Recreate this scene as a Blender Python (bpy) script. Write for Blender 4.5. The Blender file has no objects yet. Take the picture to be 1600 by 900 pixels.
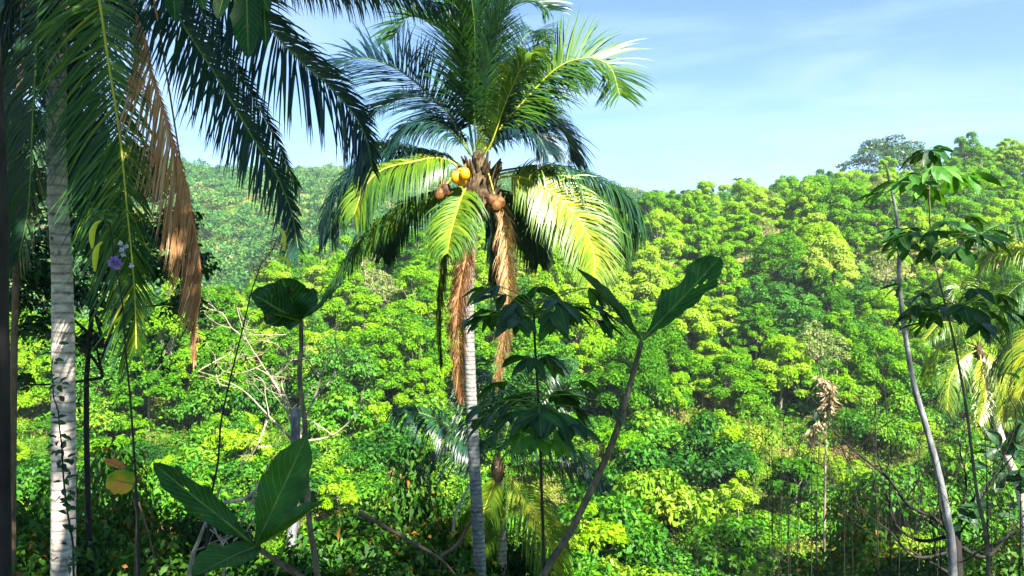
import bpy, math, random
import numpy as np
from mathutils import Vector

# ------------------------------------------------------------------ camera, sky, sun, exposure
scene = bpy.context.scene
C = scene.collection
F = 1200.0                       # focal length in pixels of the 1600 px wide photograph
cam_d = bpy.data.cameras.new('camera'); cam = bpy.data.objects.new('camera', cam_d); C.objects.link(cam)
cam_d.sensor_width = 36; cam_d.lens = 36 * F / 1600
cam_d.clip_start = 0.05; cam_d.clip_end = 12000
cam.location = (0, 0, 0); cam.rotation_euler = (math.radians(90), 0, 0)
scene.camera = cam

SUN_DIR = Vector((0.38, -0.60, 0.72)).normalized()       # towards the sun
sun_el = math.asin(SUN_DIR.z); sun_az = math.atan2(SUN_DIR.x, SUN_DIR.y)
world = bpy.data.worlds.new('World'); scene.world = world; world.use_nodes = True
nt = world.node_tree; nt.nodes.clear()
wo = nt.nodes.new('ShaderNodeOutputWorld'); bg = nt.nodes.new('ShaderNodeBackground'); sky = nt.nodes.new('ShaderNodeTexSky')
sky.sky_type = 'NISHITA'; sky.sun_disc = False; sky.sun_elevation = sun_el; sky.sun_rotation = sun_az
sky.air_density = 1.0; sky.dust_density = 0.2; sky.ozone_density = 0.7; sky.altitude = 200
bg.inputs['Strength'].default_value = 0.05
tc = nt.nodes.new('ShaderNodeTexCoord'); mp = nt.nodes.new('ShaderNodeMapping')
mp.inputs['Scale'].default_value = (1.0, 1.0, 6.5); mp.inputs['Rotation'].default_value = (0.12, 0.22, 0.3)
cn = nt.nodes.new('ShaderNodeTexNoise'); cn.inputs['Scale'].default_value = 2.4; cn.inputs['Detail'].default_value = 9
cn.inputs['Roughness'].default_value = 0.55; cn.inputs['Distortion'].default_value = 0.5
cr = nt.nodes.new('ShaderNodeValToRGB'); cr.color_ramp.elements[0].position = 0.44; cr.color_ramp.elements[1].position = 0.78
cr.color_ramp.elements[0].color = (0, 0, 0, 1); cr.color_ramp.elements[1].color = (0.36, 0.36, 0.36, 1)
mx = nt.nodes.new('ShaderNodeMix'); mx.data_type = 'RGBA'; mx.inputs['B'].default_value = (5.0, 6.1, 7.3, 1)
L = nt.links.new
L(tc.outputs['Generated'], mp.inputs['Vector']); L(mp.outputs['Vector'], cn.inputs['Vector']); L(cn.outputs['Fac'], cr.inputs['Fac'])
L(cr.outputs['Color'], mx.inputs['Factor']); gr = nt.nodes.new('ShaderNodeMix'); gr.data_type = 'RGBA'; gr.blend_type = 'MULTIPLY'; gr.inputs['Factor'].default_value = 1; gr.inputs['B'].default_value = (0.64, 0.84, 1.02, 1); L(sky.outputs['Color'], gr.inputs['A']); L(gr.outputs['Result'], mx.inputs['A']); L(mx.outputs['Result'], bg.inputs['Color'])
L(bg.outputs['Background'], wo.inputs['Surface'])

sd = bpy.data.lights.new('sun', 'SUN'); sd.energy = 5.0; sd.angle = math.radians(0.5); sd.color = (1.0, 0.95, 0.84)
so = bpy.data.objects.new('sun', sd); C.objects.link(so); so.rotation_euler = SUN_DIR.to_track_quat('Z', 'Y').to_euler()
so.location = (20, -30, 60)
vs = scene.view_settings; vs.view_transform = 'Standard'; vs.look = 'None'; vs.gamma = 1; vs.exposure = 2.35; vs.use_curve_mapping = False
scene.cycles.max_bounces = 7; scene.cycles.diffuse_bounces = 3; scene.cycles.glossy_bounces = 2
scene.cycles.transmission_bounces = 4; scene.cycles.transparent_max_bounces = 4; scene.cycles.volume_bounces = 0
scene.cycles.sample_clamp_indirect = 6

# ------------------------------------------------------------------ helpers
def P(px, py, Y): return np.array([(px - 800) / F * Y, Y, (450 - py) / F * Y])
def nrm(v): return v / np.maximum(np.linalg.norm(v, axis=-1, keepdims=True), 1e-9)

class MB:
    """collects faces; build() links them as one mesh object"""
    def __init__(s): s.v = []; s.f = []; s.t = []; s.m = []; s.u = []; s.n = 0
    def add(s, v, f, tint=0.5, mat=0, uv=None):
        v = np.asarray(v, float); f = np.asarray(f, int)
        s.v.append(v); s.f.append(f + s.n); s.n += len(v)
        s.t.append(np.broadcast_to(np.asarray(tint, float), (len(f),)).copy()); s.m.append(np.full(len(f), mat, int))
        s.u.append(np.zeros((len(v), 2)) if uv is None else np.asarray(uv, float))
    def mesh(s, name, mats, smooth=False):
        me = bpy.data.meshes.new(name)
        v = np.concatenate(s.v); uv = np.concatenate(s.u)
        cnt = np.concatenate([np.full(len(f), f.shape[1]) for f in s.f]); idx = np.concatenate([f.ravel() for f in s.f])
        me.vertices.add(len(v)); me.vertices.foreach_set('co', v.ravel())
        me.loops.add(len(idx)); me.loops.foreach_set('vertex_index', idx)
        me.polygons.add(len(cnt)); st = np.concatenate([[0], np.cumsum(cnt)[:-1]]); me.polygons.foreach_set('loop_start', st)
        me.polygons.foreach_set('material_index', np.concatenate(s.m))
        if smooth is not False: me.polygons.foreach_set('use_smooth', np.full(len(cnt), True))
        a = me.attributes.new('tint', 'FLOAT', 'FACE'); a.data.foreach_set('value', np.concatenate(s.t))
        l = me.uv_layers.new(name='uv'); l.data.foreach_set('uv', uv[idx].ravel())
        for m in (mats if isinstance(mats, (list, tuple)) else [mats]): me.materials.append(m)
        me.update(calc_edges=True); me.validate()
        return me
    def build(s, name, mats, parent=None, smooth=False, loc=None):
        o = bpy.data.objects.new(name, s.mesh(name, mats, smooth)); C.objects.link(o)
        if parent is not None: o.parent = parent
        if loc is not None: o.location = loc
        return o

def tag(o, label=None, cat=None, group=None, kind=None):
    for k, v in (('label', label), ('category', cat), ('group', group), ('kind', kind)):
        if v: o[k] = v
    return o
def thing(name, label, cat, group=None, loc=(0, 0, 0)):
    o = bpy.data.objects.new(name, None); C.objects.link(o); o.location = loc; o.empty_display_size = 0.2
    return tag(o, label, cat, group)
def copy_tree(root, loc, rz=0, sc=1, label=None, tilt=(0, 0)):
    r = root.copy(); C.objects.link(r); r.location = loc; r.rotation_euler = (tilt[0], tilt[1], rz)
    r.scale = (sc, sc, sc) if not isinstance(sc, tuple) else sc
    if label: r['label'] = label
    for ch in list(root.children):
        c = ch.copy(); C.objects.link(c); c.parent = r
    return r

def spline(pts, n):
    """Catmull-Rom through pts, n samples"""
    p = np.asarray(pts, float); k = len(p)
    q = np.vstack([2 * p[0] - p[1], p, 2 * p[-1] - p[-2]])
    seg = np.linalg.norm(np.diff(p, axis=0), axis=1); cum = np.concatenate([[0], np.cumsum(seg)]); s = np.linspace(0, cum[-1], n)
    i = np.clip(np.searchsorted(cum, s, side='right') - 1, 0, k - 2); t = ((s - cum[i]) / np.maximum(seg[i], 1e-9))[:, None]
    a, b, c, d = q[i], q[i + 1], q[i + 2], q[i + 3]
    return 0.5 * (2 * b + (c - a) * t + (2 * a - 5 * b + 4 * c - d) * t ** 2 + (3 * b - a - 3 * c + d) * t ** 3)

def tube(mb, pts, r, sides=8, tint=0.5, mat=0, n=None, rough=0.0, rng=None, cap=True):
    pts = np.asarray(pts, float)
    if n: 
        rr = np.interp(np.linspace(0, 1, n), np.linspace(0, 1, len(r)), r) if np.ndim(r) else np.full(n, r); pts = spline(pts, n); r = rr
    m = len(pts); r = np.broadcast_to(np.asarray(r, float), (m,)) if np.ndim(r) == 0 else (np.asarray(r, float) if len(r) == m else np.interp(np.linspace(0, 1, m), np.linspace(0, 1, len(r)), r))
    T = nrm(np.gradient(pts, axis=0)); ref = np.array([0.31, 0.94, 0.13]) if abs(T[:, 1]).mean() < .8 else np.array([1., 0, 0])
    U = nrm(np.cross(T, ref)); V = np.cross(T, U)
    a = np.arange(sides) / sides * 2 * math.pi
    R = r[:, None] * np.ones(sides)
    if rough and rng is not None: R = R * (1 + rng.normal(0, rough, R.shape))
    vv = pts[:, None] + R[..., None] * (np.cos(a)[None, :, None] * U[:, None] + np.sin(a)[None, :, None] * V[:, None])
    v = vv.reshape(-1, 3); i = np.arange(m - 1)[:, None] * sides; j = np.arange(sides)[None]; j2 = (j + 1) % sides
    f = np.stack([i + j, i + j2, i + sides + j2, i + sides + j], -1).reshape(-1, 4)
    lens = np.concatenate([[0], np.cumsum(np.linalg.norm(np.diff(pts, axis=0), axis=1))])
    uv = np.stack([np.repeat(lens, sides), np.tile(np.arange(sides) / sides, m)], -1)
    mb.add(v, f, tint, mat, uv)
    if cap:
        mb.add(np.vstack([vv[-1], pts[-1] + T[-1] * r[-1] * .6]), [[k, (k + 1) % sides, sides] for k in range(sides)], tint, mat)

def cards(mb, pos, d, up, Ls, Ws, tint, mat=0, fold=0.25, bend=0.15):
    """n leaves of four corners each: base, side, tip, side; folded along the midrib"""
    d = nrm(d); side = nrm(np.cross(d, up)); nn = np.cross(side, d); Ls = np.broadcast_to(Ls, len(pos))[:, None]; Ws = np.broadcast_to(Ws, len(pos))[:, None]
    mid = pos + d * Ls * .45
    a = pos; b = mid + side * Ws * .5 + nn * Ws * fold; c = pos + d * Ls - nn * Ls * bend; e = mid - side * Ws * .5 + nn * Ws * fold
    v = np.stack([a, b, c, e], 1).reshape(-1, 3); f = np.arange(len(pos) * 4).reshape(-1, 4)
    mb.add(v, f, tint, mat)

# ------------------------------------------------------------------ materials
def mat_new(name):
    m = bpy.data.materials.new(name); m.use_nodes = True; n = m.node_tree; n.nodes.clear()
    return m, n, n.links.new
def ramp(n, stops):
    r = n.nodes.new('ShaderNodeValToRGB'); e = r.color_ramp.elements
    while len(e) < len(stops): e.new(0.5)
    for x, (p, c) in zip(e, stops): x.position = p; x.color = (*c, 1)
    return r
def leaf_mat(name, stops, rough=0.5, trans=0.35, obj_rand=0.0, spec=0.4, noise=0.0, nscale=1.0, tcol=(1.25, 1.15, 0.35), veins=False):
    m, n, l = mat_new(name)
    out = n.nodes.new('ShaderNodeOutputMaterial'); at = n.nodes.new('ShaderNodeAttribute'); at.attribute_name = 'tint'
    val = at.outputs['Fac']
    if obj_rand:
        oi = n.nodes.new('ShaderNodeObjectInfo'); ma = n.nodes.new('ShaderNodeMath'); ma.operation = 'MULTIPLY_ADD'
        l(oi.outputs['Random'], ma.inputs[0]); ma.inputs[1].default_value = obj_rand
        mb_ = n.nodes.new('ShaderNodeMath'); mb_.operation = 'SUBTRACT'; l(val, mb_.inputs[0]); mb_.inputs[1].default_value = obj_rand / 2
        l(mb_.outputs[0], ma.inputs[2]); val = ma.outputs[0]
    if noise:
        g = n.nodes.new('ShaderNodeNewGeometry'); ns = n.nodes.new('ShaderNodeTexNoise'); ns.inputs['Scale'].default_value = nscale; ns.inputs['Detail'].default_value = 3
        l(g.outputs['Position'], ns.inputs['Vector']); k = n.nodes.new('ShaderNodeMath'); k.operation = 'MULTIPLY_ADD'; l(ns.outputs['Fac'], k.inputs[0]); k.inputs[1].default_value = noise
        k2 = n.nodes.new('ShaderNodeMath'); k2.operation = 'SUBTRACT'; l(val, k2.inputs[0]); k2.inputs[1].default_value = noise / 2; l(k2.outputs[0], k.inputs[2]); val = k.outputs[0]
    r = ramp(n, stops); l(val, r.inputs['Fac']); col = r.outputs['Color']
    pb = n.nodes.new('ShaderNodeBsdfPrincipled'); pb.inputs['Roughness'].default_value = rough; pb.inputs['Specular IOR Level'].default_value = spec
    if veins:
        uv = n.nodes.new('ShaderNodeUVMap'); uv.uv_map = 'uv'; sx = n.nodes.new('ShaderNodeSeparateXYZ'); l(uv.outputs['UV'], sx.inputs[0])
        av = n.nodes.new('ShaderNodeMath'); av.operation = 'ABSOLUTE'; l(sx.outputs['Y'], av.inputs[0])
        c1 = n.nodes.new('ShaderNodeMath'); c1.operation = 'MULTIPLY_ADD'; l(av.outputs[0], c1.inputs[0]); c1.inputs[1].default_value = -0.28; l(sx.outputs['X'], c1.inputs[2])
        c2 = n.nodes.new('ShaderNodeMath'); c2.operation = 'MULTIPLY'; l(c1.outputs[0], c2.inputs[0]); c2.inputs[1].default_value = 11.0
        c3 = n.nodes.new('ShaderNodeMath'); c3.operation = 'FRACT'; l(c2.outputs[0], c3.inputs[0])
        c4 = n.nodes.new('ShaderNodeMath'); c4.operation = 'SUBTRACT'; l(c3.outputs[0], c4.inputs[0]); c4.inputs[1].default_value = 0.5
        c5 = n.nodes.new('ShaderNodeMath'); c5.operation = 'ABSOLUTE'; l(c4.outputs[0], c5.inputs[0])
        v1 = n.nodes.new('ShaderNodeMapRange'); l(c5.outputs[0], v1.inputs['Value']); v1.inputs['From Min'].default_value = 0.09; v1.inputs['From Max'].default_value = 0.02
        v2 = n.nodes.new('ShaderNodeMapRange'); l(av.outputs[0], v2.inputs['Value']); v2.inputs['From Min'].default_value = 0.07; v2.inputs['From Max'].default_value = 0.03
        mxx = n.nodes.new('ShaderNodeMath'); mxx.operation = 'MAXIMUM'; l(v2.outputs[0], mxx.inputs[0]); mul = n.nodes.new('ShaderNodeMath'); mul.operation = 'MULTIPLY'; l(v1.outputs[0], mul.inputs[0]); mul.inputs[1].default_value = 0.65; l(mul.outputs[0], mxx.inputs[1])
        mc = n.nodes.new('ShaderNodeMix'); mc.data_type = 'RGBA'; l(mxx.outputs[0], mc.inputs['Factor']); l(col, mc.inputs['A']); mc.inputs['B'].default_value = (0.10, 0.22, 0.06, 1)
        g2 = n.nodes.new('ShaderNodeNewGeometry'); n2 = n.nodes.new('ShaderNodeTexNoise'); n2.inputs['Scale'].default_value = 22; n2.inputs['Detail'].default_value = 6; l(g2.outputs['Position'], n2.inputs['Vector'])
        m3 = n.nodes.new('ShaderNodeMapRange'); l(n2.outputs['Fac'], m3.inputs['Value']); m3.inputs['From Min'].default_value = 0.3; m3.inputs['From Max'].default_value = 0.7; m3.inputs['To Min'].default_value = 0.6; m3.inputs['To Max'].default_value = 1.35
        mv = n.nodes.new('ShaderNodeMix'); mv.data_type = 'RGBA'; mv.blend_type = 'MULTIPLY'; mv.inputs['Factor'].default_value = 1; l(mc.outputs['Result'], mv.inputs['A']); l(m3.outputs[0], mv.inputs['B']); col = mv.outputs['Result']
        n4 = n.nodes.new('ShaderNodeTexNoise'); n4.inputs['Scale'].default_value = 55; n4.inputs['Detail'].default_value = 2; l(g2.outputs['Position'], n4.inputs['Vector'])
        m4 = n.nodes.new('ShaderNodeMapRange'); l(n4.outputs['Fac'], m4.inputs['Value']); m4.inputs['From Min'].default_value = 0.69; m4.inputs['From Max'].default_value = 0.73
        br = n.nodes.new('ShaderNodeMix'); br.data_type = 'RGBA'; l(m4.outputs[0], br.inputs['Factor']); l(col, br.inputs['A']); br.inputs['B'].default_value = (0.16, 0.09, 0.03, 1); col = br.outputs['Result']
        bp = n.nodes.new('ShaderNodeBump'); bp.inputs['Strength'].default_value = 0.5; bp.inputs['Distance'].default_value = 0.004; l(mxx.outputs[0], bp.inputs['Height']); bp.invert = True; l(bp.outputs[0], pb.inputs['Normal'])
    l(col, pb.inputs['Base Color'])
    tr = n.nodes.new('ShaderNodeBsdfTranslucent'); tm = n.nodes.new('ShaderNodeMix'); tm.data_type = 'RGBA'; tm.blend_type = 'MULTIPLY'; tm.inputs['Factor'].default_value = 1
    l(col, tm.inputs['A']); tm.inputs['B'].default_value = (*tcol, 1); l(tm.outputs['Result'], tr.inputs['Color'])
    ms = n.nodes.new('ShaderNodeMixShader'); ms.inputs['Fac'].default_value = trans; l(pb.outputs[0], ms.inputs[1]); l(tr.outputs[0], ms.inputs[2]); l(ms.outputs[0], out.inputs['Surface'])
    return m
def bark_mat(name, stops, scale=6, stretch=(1, 1, 1), rings=0, bump=0.4, rough=0.85, spots=0):
    m, n, l = mat_new(name); out = n.nodes.new('ShaderNodeOutputMaterial'); pb = n.nodes.new('ShaderNodeBsdfPrincipled'); pb.inputs['Roughness'].default_value = rough; pb.inputs['Specular IOR Level'].default_value = 0.25
    g = n.nodes.new('ShaderNodeTexCoord'); mpp = n.nodes.new('ShaderNodeMapping'); mpp.inputs['Scale'].default_value = stretch; l(g.outputs['Object'], mpp.inputs['Vector'])
    ns = n.nodes.new('ShaderNodeTexNoise'); ns.inputs['Scale'].default_value = scale; ns.inputs['Detail'].default_value = 8; ns.inputs['Roughness'].default_value = 0.65; l(mpp.outputs[0], ns.inputs['Vector'])
    val = ns.outputs['Fac']; h = val
    if rings:
        wv = n.nodes.new('ShaderNodeTexWave'); wv.wave_type = 'BANDS'; wv.bands_direction = 'Z'; wv.inputs['Scale'].default_value = rings; wv.inputs['Distortion'].default_value = 2.5; wv.inputs['Detail'].default_value = 3; wv.inputs['Detail Scale'].default_value = 0.7
        l(g.outputs['Object'], wv.inputs['Vector']); k = n.nodes.new('ShaderNodeMath'); k.operation = 'POWER'; l(wv.outputs['Fac'], k.inputs[0]); k.inputs[1].default_value = 6
        k2 = n.nodes.new('ShaderNodeMath'); k2.operation = 'MULTIPLY_ADD'; l(k.outputs[0], k2.inputs[0]); k2.inputs[1].default_value = -0.2; l(val, k2.inputs[2]); val = k2.outputs[0]; h = val
    r = ramp(n, stops); l(val, r.inputs['Fac']); col = r.outputs['Color']
    if spots:
        vo = n.nodes.new('ShaderNodeTexVoronoi'); vo.inputs['Scale'].default_value = spots; l(g.outputs['Object'], vo.inputs['Vector'])
        mr = n.nodes.new('ShaderNodeMapRange'); l(vo.outputs['Distance'], mr.inputs['Value']); mr.inputs['From Min'].default_value = 0.05; mr.inputs['From Max'].default_value = 0.13; mr.inputs['To Min'].default_value = 0.12; mr.inputs['To Max'].default_value = 1
        mm = n.nodes.new('ShaderNodeMix'); mm.data_type = 'RGBA'; mm.blend_type = 'MULTIPLY'; mm.inputs['Factor'].default_value = 1; l(col, mm.inputs['A']); l(mr.outputs[0], mm.inputs['B']); col = mm.outputs['Result']
    l(col, pb.inputs['Base Color']); bp = n.nodes.new('ShaderNodeBump'); bp.inputs['Strength'].default_value = bump; bp.inputs['Distance'].default_value = 0.02; l(h, bp.inputs['Height']); l(bp.outputs[0], pb.inputs['Normal'])
    l(pb.outputs[0], out.inputs['Surface']); return m

M = {}
M['tree'] = leaf_mat('forest_leaf', [(0.0, (0.035, 0.14, 0.003)), (0.3, (0.09, 0.27, 0.002)), (0.58, (0.19, 0.39, 0.002)), (0.82, (0.27, 0.45, 0.005)), (1.0, (0.27, 0.38, 0.06))], 0.6, 0.45, 0.65, spec=0.12)
M['tree_far'] = leaf_mat('far_leaf', [(0.0, (0.018, 0.085, 0.022)), (0.45, (0.05, 0.175, 0.028)), (0.75, (0.12, 0.23, 0.04)), (1.0, (0.30, 0.21, 0.14))], 0.6, 0.3, 0.0, spec=.1, noise=1.1, nscale=.035)  # bluish stops put part of the distance haze into the leaf colour
M['tree_dark'] = leaf_mat('dark_leaf', [(0.0, (0.008, 0.04, 0.010)), (0.5, (0.02, 0.085, 0.012)), (1.0, (0.05, 0.13, 0.015))], 0.45, 0.2, 0.3)
M['shrub'] = leaf_mat('shrub_leaf', [(0.0, (0.014, 0.08, 0.006)), (0.4, (0.05, 0.20, 0.006)), (0.75, (0.14, 0.30, 0.008)), (1.0, (0.24, 0.32, 0.02))], 0.5, 0.35, 0.7, spec=.2)
M['near_bush'] = leaf_mat('near_bush_leaf', [(0.0, (0.008, 0.035, 0.006)), (0.45, (0.03, 0.11, 0.008)), (0.72, (0.09, 0.20, 0.012)), (0.76, (0.28, 0.16, 0.02)), (0.85, (0.34, 0.12, 0.02)), (1.0, (0.42, 0.16, 0.03))], 0.5, 0.28, 0.1, spec=.2)  # dark green stops put the near slope's shade into the leaves; orange is withered
M['grass'] = leaf_mat('grass_blade', [(0.0, (0.04, 0.14, 0.006)), (0.4, (0.12, 0.27, 0.01)), (0.6, (0.24, 0.30, 0.03)), (0.78, (0.36, 0.27, 0.10)), (1.0, (0.45, 0.28, 0.15))], 0.6, 0.4, 0.0, spec=.15, noise=1.5, nscale=0.11)
M['palm'] = leaf_mat('palm_leaflet', [(0.0, (0.012, 0.035, 0.075)), (0.3, (0.018, 0.070, 0.030)), (0.45, (0.035, 0.12, 0.012)), (0.7, (0.13, 0.22, 0.012)), (1.0, (0.42, 0.36, 0.015))], 0.36, 0.36, 0.0, spec=0.4)  # blue low end paints the sky's reflection on shaded leaflets
M['palm_rib'] = bark_mat('palm_rachis', [(0.3, (0.28, 0.34, 0.03)), (0.7, (0.50, 0.42, 0.05))], 5, bump=0.05, rough=0.4)
M['green_rib'] = bark_mat('green_rachis', [(0.3, (0.05, 0.11, 0.02)), (0.7, (0.16, 0.22, 0.04))], 5, bump=0.05, rough=0.4)
M['dead'] = leaf_mat('dead_leaflet', [(0.0, (0.05, 0.028, 0.015)), (0.45, (0.28, 0.13, 0.05)), (0.7, (0.42, 0.22, 0.09)), (1.0, (0.62, 0.46, 0.28))], 0.7, 0.3, 0.0, spec=0.2, tcol=(1.2, 0.9, 0.5))
M['dead_rib'] = bark_mat('dead_rachis', [(0.3, (0.28, 0.12, 0.05)), (0.7, (0.45, 0.22, 0.09))], 8, bump=0.1)
M['palm_bark'] = bark_mat('palm_bark', [(0.25, (0.16, 0.13, 0.11)), (0.5, (0.42, 0.37, 0.32)), (0.75, (0.66, 0.60, 0.53))], 7, (1, 1, 2.2), rings=2.6, bump=0.7, spots=3.2)
M['palm_bark_shaded'] = bark_mat('palm_bark_shaded', [(0.25, (0.07, 0.07, 0.07)), (0.5, (0.20, 0.20, 0.19)), (0.75, (0.40, 0.38, 0.35))], 8, (1, 1, 2.2), rings=3.4, bump=0.8, spots=3.6)  # darker copy of the palm bark, the trunk's shade put into its colour
M['pole_bark'] = bark_mat('grey_bark', [(0.3, (0.05, 0.05, 0.05)), (0.5, (0.14, 0.14, 0.15)), (0.72, (0.38, 0.38, 0.37))], 9, (1, 1, .5), bump=0.5)
M['bark'] = bark_mat('tree_bark', [(0.3, (0.12, 0.09, 0.06)), (0.7, (0.38, 0.33, 0.26))], 6, (1, 1, .3))
M['dark_bark'] = bark_mat('dark_bark', [(0.3, (0.008, 0.007, 0.007)), (0.7, (0.035, 0.03, 0.026))], 12, (1, 1, .3))
M['dead_wood'] = bark_mat('dead_wood', [(0.3, (0.16, 0.12, 0.08)), (0.7, (0.42, 0.35, 0.27))], 8, (1, 1, .4))
M['sap_stem'] = bark_mat('sapling_stem', [(0.3, (0.03, 0.035, 0.025)), (0.55, (0.11, 0.095, 0.07)), (0.75, (0.28, 0.23, 0.16))], 45, (1, 1, .5), bump=0.5)
M['green_stem'] = bark_mat('green_stem', [(0.3, (0.05, 0.12, 0.02)), (0.7, (0.16, 0.26, 0.05))], 30, bump=0.1)
M['fibre'] = bark_mat('palm_fibre', [(0.3, (0.02, 0.014, 0.008)), (0.55, (0.09, 0.06, 0.03)), (0.8, (0.30, 0.24, 0.12))], 14, (1, 1, .35), bump=1.0)
M['big_leaf'] = leaf_mat('broad_leaf', [(0.0, (0.006, 0.045, 0.010)), (0.5, (0.011, 0.070, 0.010)), (1.0, (0.03, 0.14, 0.012))], 0.5, 0.3, 0.0, spec=0.25, veins=True)
M['compound'] = leaf_mat('leaflet', [(0.0, (0.006, 0.038, 0.014)), (0.5, (0.012, 0.068, 0.014)), (0.8, (0.05, 0.20, 0.02)), (1.0, (0.11, 0.30, 0.03))], 0.42, 0.36, 0.0, spec=0.5, veins=True)
M['croton'] = leaf_mat('withered_leaf', [(0.0, (0.10, 0.24, 0.02)), (0.5, (0.45, 0.28, 0.03)), (1.0, (0.55, 0.13, 0.05))], 0.6, 0.4, 0.0, noise=2.2, nscale=22)
M['dry_brown'] = leaf_mat('dry_brown_leaf', [(0.0, (0.10, 0.06, 0.03)), (0.5, (0.24, 0.15, 0.07)), (1.0, (0.40, 0.27, 0.12))], 0.7, 0.25, 0.4, tcol=(1.1, .9, .6))
M['brown_wood'] = bark_mat('brown_wood', [(0.3, (0.05, 0.032, 0.02)), (0.7, (0.20, 0.13, 0.08))], 10, (1, 1, .4))
M['coconut'] = bark_mat('coconut_husk', [(0.3, (0.62, 0.21, 0.005)), (0.7, (0.78, 0.32, 0.01))], 5, bump=0.1, rough=0.4)
M['coconut_brown'] = bark_mat('ripe_coconut_husk', [(0.4, (0.03, 0.014, 0.006)), (0.6, (0.17, 0.07, 0.012))], 9, bump=0.2, rough=0.6)
M['flower'] = leaf_mat('purple_petal', [(0.0, (0.30, 0.20, 0.62)), (1.0, (0.55, 0.42, 0.80))], 0.6, 0.4, tcol=(1, 1, 1))
M['white_flower'] = leaf_mat('pale_petal', [(0.0, (0.50, 0.46, 0.72)), (1.0, (0.75, 0.72, 0.78))], 0.6, 0.4, tcol=(1, 1, 1))
M['pod'] = leaf_mat('yellow_pod', [(0.0, (0.45, 0.55, 0.02)), (1.0, (0.62, 0.62, 0.05))], 0.5, 0.3, tcol=(1, 1, .6))
M['pale_dry'] = leaf_mat('pale_dry_leaf', [(0.0, (0.20, 0.14, 0.07)), (0.5, (0.36, 0.28, 0.15)), (1.0, (0.48, 0.40, 0.25))], 0.7, 0.3, tcol=(1.1, .95, .7))

def ground_mat():
    m, n, l = mat_new('hillside_soil'); out = n.nodes.new('ShaderNodeOutputMaterial'); pb = n.nodes.new('ShaderNodeBsdfPrincipled'); pb.inputs['Roughness'].default_value = 0.95; pb.inputs['Specular IOR Level'].default_value = 0.1
    g = n.nodes.new('ShaderNodeNewGeometry'); ns = n.nodes.new('ShaderNodeTexNoise'); ns.inputs['Scale'].default_value = 0.12; ns.inputs['Detail'].default_value = 10; ns.inputs['Roughness'].default_value = 0.7; l(g.outputs['Position'], ns.inputs['Vector'])
    r = ramp(n, [(0.30, (0.02, 0.06, 0.006)), (0.48, (0.06, 0.13, 0.012)), (0.58, (0.16, 0.15, 0.04)), (0.68, (0.27, 0.17, 0.09)), (0.8, (0.34, 0.22, 0.13))]); l(ns.outputs['Fac'], r.inputs['Fac']); l(r.outputs['Color'], pb.inputs['Base Color'])
    n2 = n.nodes.new('ShaderNodeTexNoise'); n2.inputs['Scale'].default_value = 1.6; n2.inputs['Detail'].default_value = 8; l(g.outputs['Position'], n2.inputs['Vector'])
    bp = n.nodes.new('ShaderNodeBump'); bp.inputs['Strength'].default_value = 0.8; bp.inputs['Distance'].default_value = 0.3; l(n2.outputs['Fac'], bp.inputs['Height']); l(bp.outputs[0], pb.inputs['Normal'])
    l(pb.outputs[0], out.inputs['Surface']); return m
M['ground'] = ground_mat()

# ------------------------------------------------------------------ terrain
_tu = np.array([-0.9, -0.667, -0.54, -0.383, -0.29, -0.2, -0.08, 0.04, 0.167, 0.29, 0.42, 0.54, 0.667, 0.9])
_tpy = np.array([522, 514, 494, 462, 430, 394, 366, 342, 322, 300, 270, 258, 244, 238])      # tree-top line of the near hill
_tD = np.array([105, 105, 108, 115, 122, 130, 138, 146, 155, 162, 168, 172, 172, 172.])
_fu = np.array([-1.2, -0.667, -0.50, -0.45, -0.40, -0.1, 0.05, 0.167, 0.25, 0.6, 1.2])
_fpy = np.array([268, 242, 245, 270, 279, 281, 292, 316, 330, 330, 330])                 # skyline of the far hill
_ny = np.array([-400, -60, -8, 0, 3, 8, 16, 25, 33, 45, 60, 75.])
_nz = np.array([30, 6.0, -1.0, -1.62, -2.3, -5.1, -9.2, -14.0, -16.8, -15.4, -13.4, -10.6])
def sm(t): t = np.clip(t, 0, 1); return t * t * (3 - 2 * t)
def height(x, y):
    x = np.asarray(x, float); y = np.asarray(y, float)
    u = x / np.maximum(y, 28.0)
    z = np.interp(y, _ny, _nz)
    D = np.interp(u, _tu, _tD); top = (450 - np.interp(u, _tu, _tpy)) / F * D - 7.0
    t = (y - 75) / (D - 75); hill = -10.6 + (top + 10.6) * np.sin(np.clip(t, 0, 1) * math.pi / 2 * 0.92) / math.sin(math.pi / 2 * 0.92)
    z = np.where(y > 75, hill, z)
    FD = 430.0; ft = (450 - np.interp(u, _fu, _fpy)) / F * FD - 5.0
    drop = top - 16 * sm((y - D) / 45)
    far = drop + (ft - (top - 16)) * np.sin(np.clip((y - D - 40) / (FD - D - 40), 0, 1) * math.pi / 2)
    z = np.where(y > D, far, z)
    z = np.where(y > FD, ft - 60 * sm((y - FD) / 800), z)
    z = z + 0.5 * np.sin(x * .21 + y * .13) * np.sin(y * .17 - x * .07) * np.clip((y - 20) / 40, 0, 1) + 1.6 * np.sin(x * .06 + 1) * np.sin(y * .05) * np.clip((y - 80) / 60, 0, 2)
    return z
def hz(x, y): return float(height(np.array([x]), np.array([y]))[0])

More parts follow.
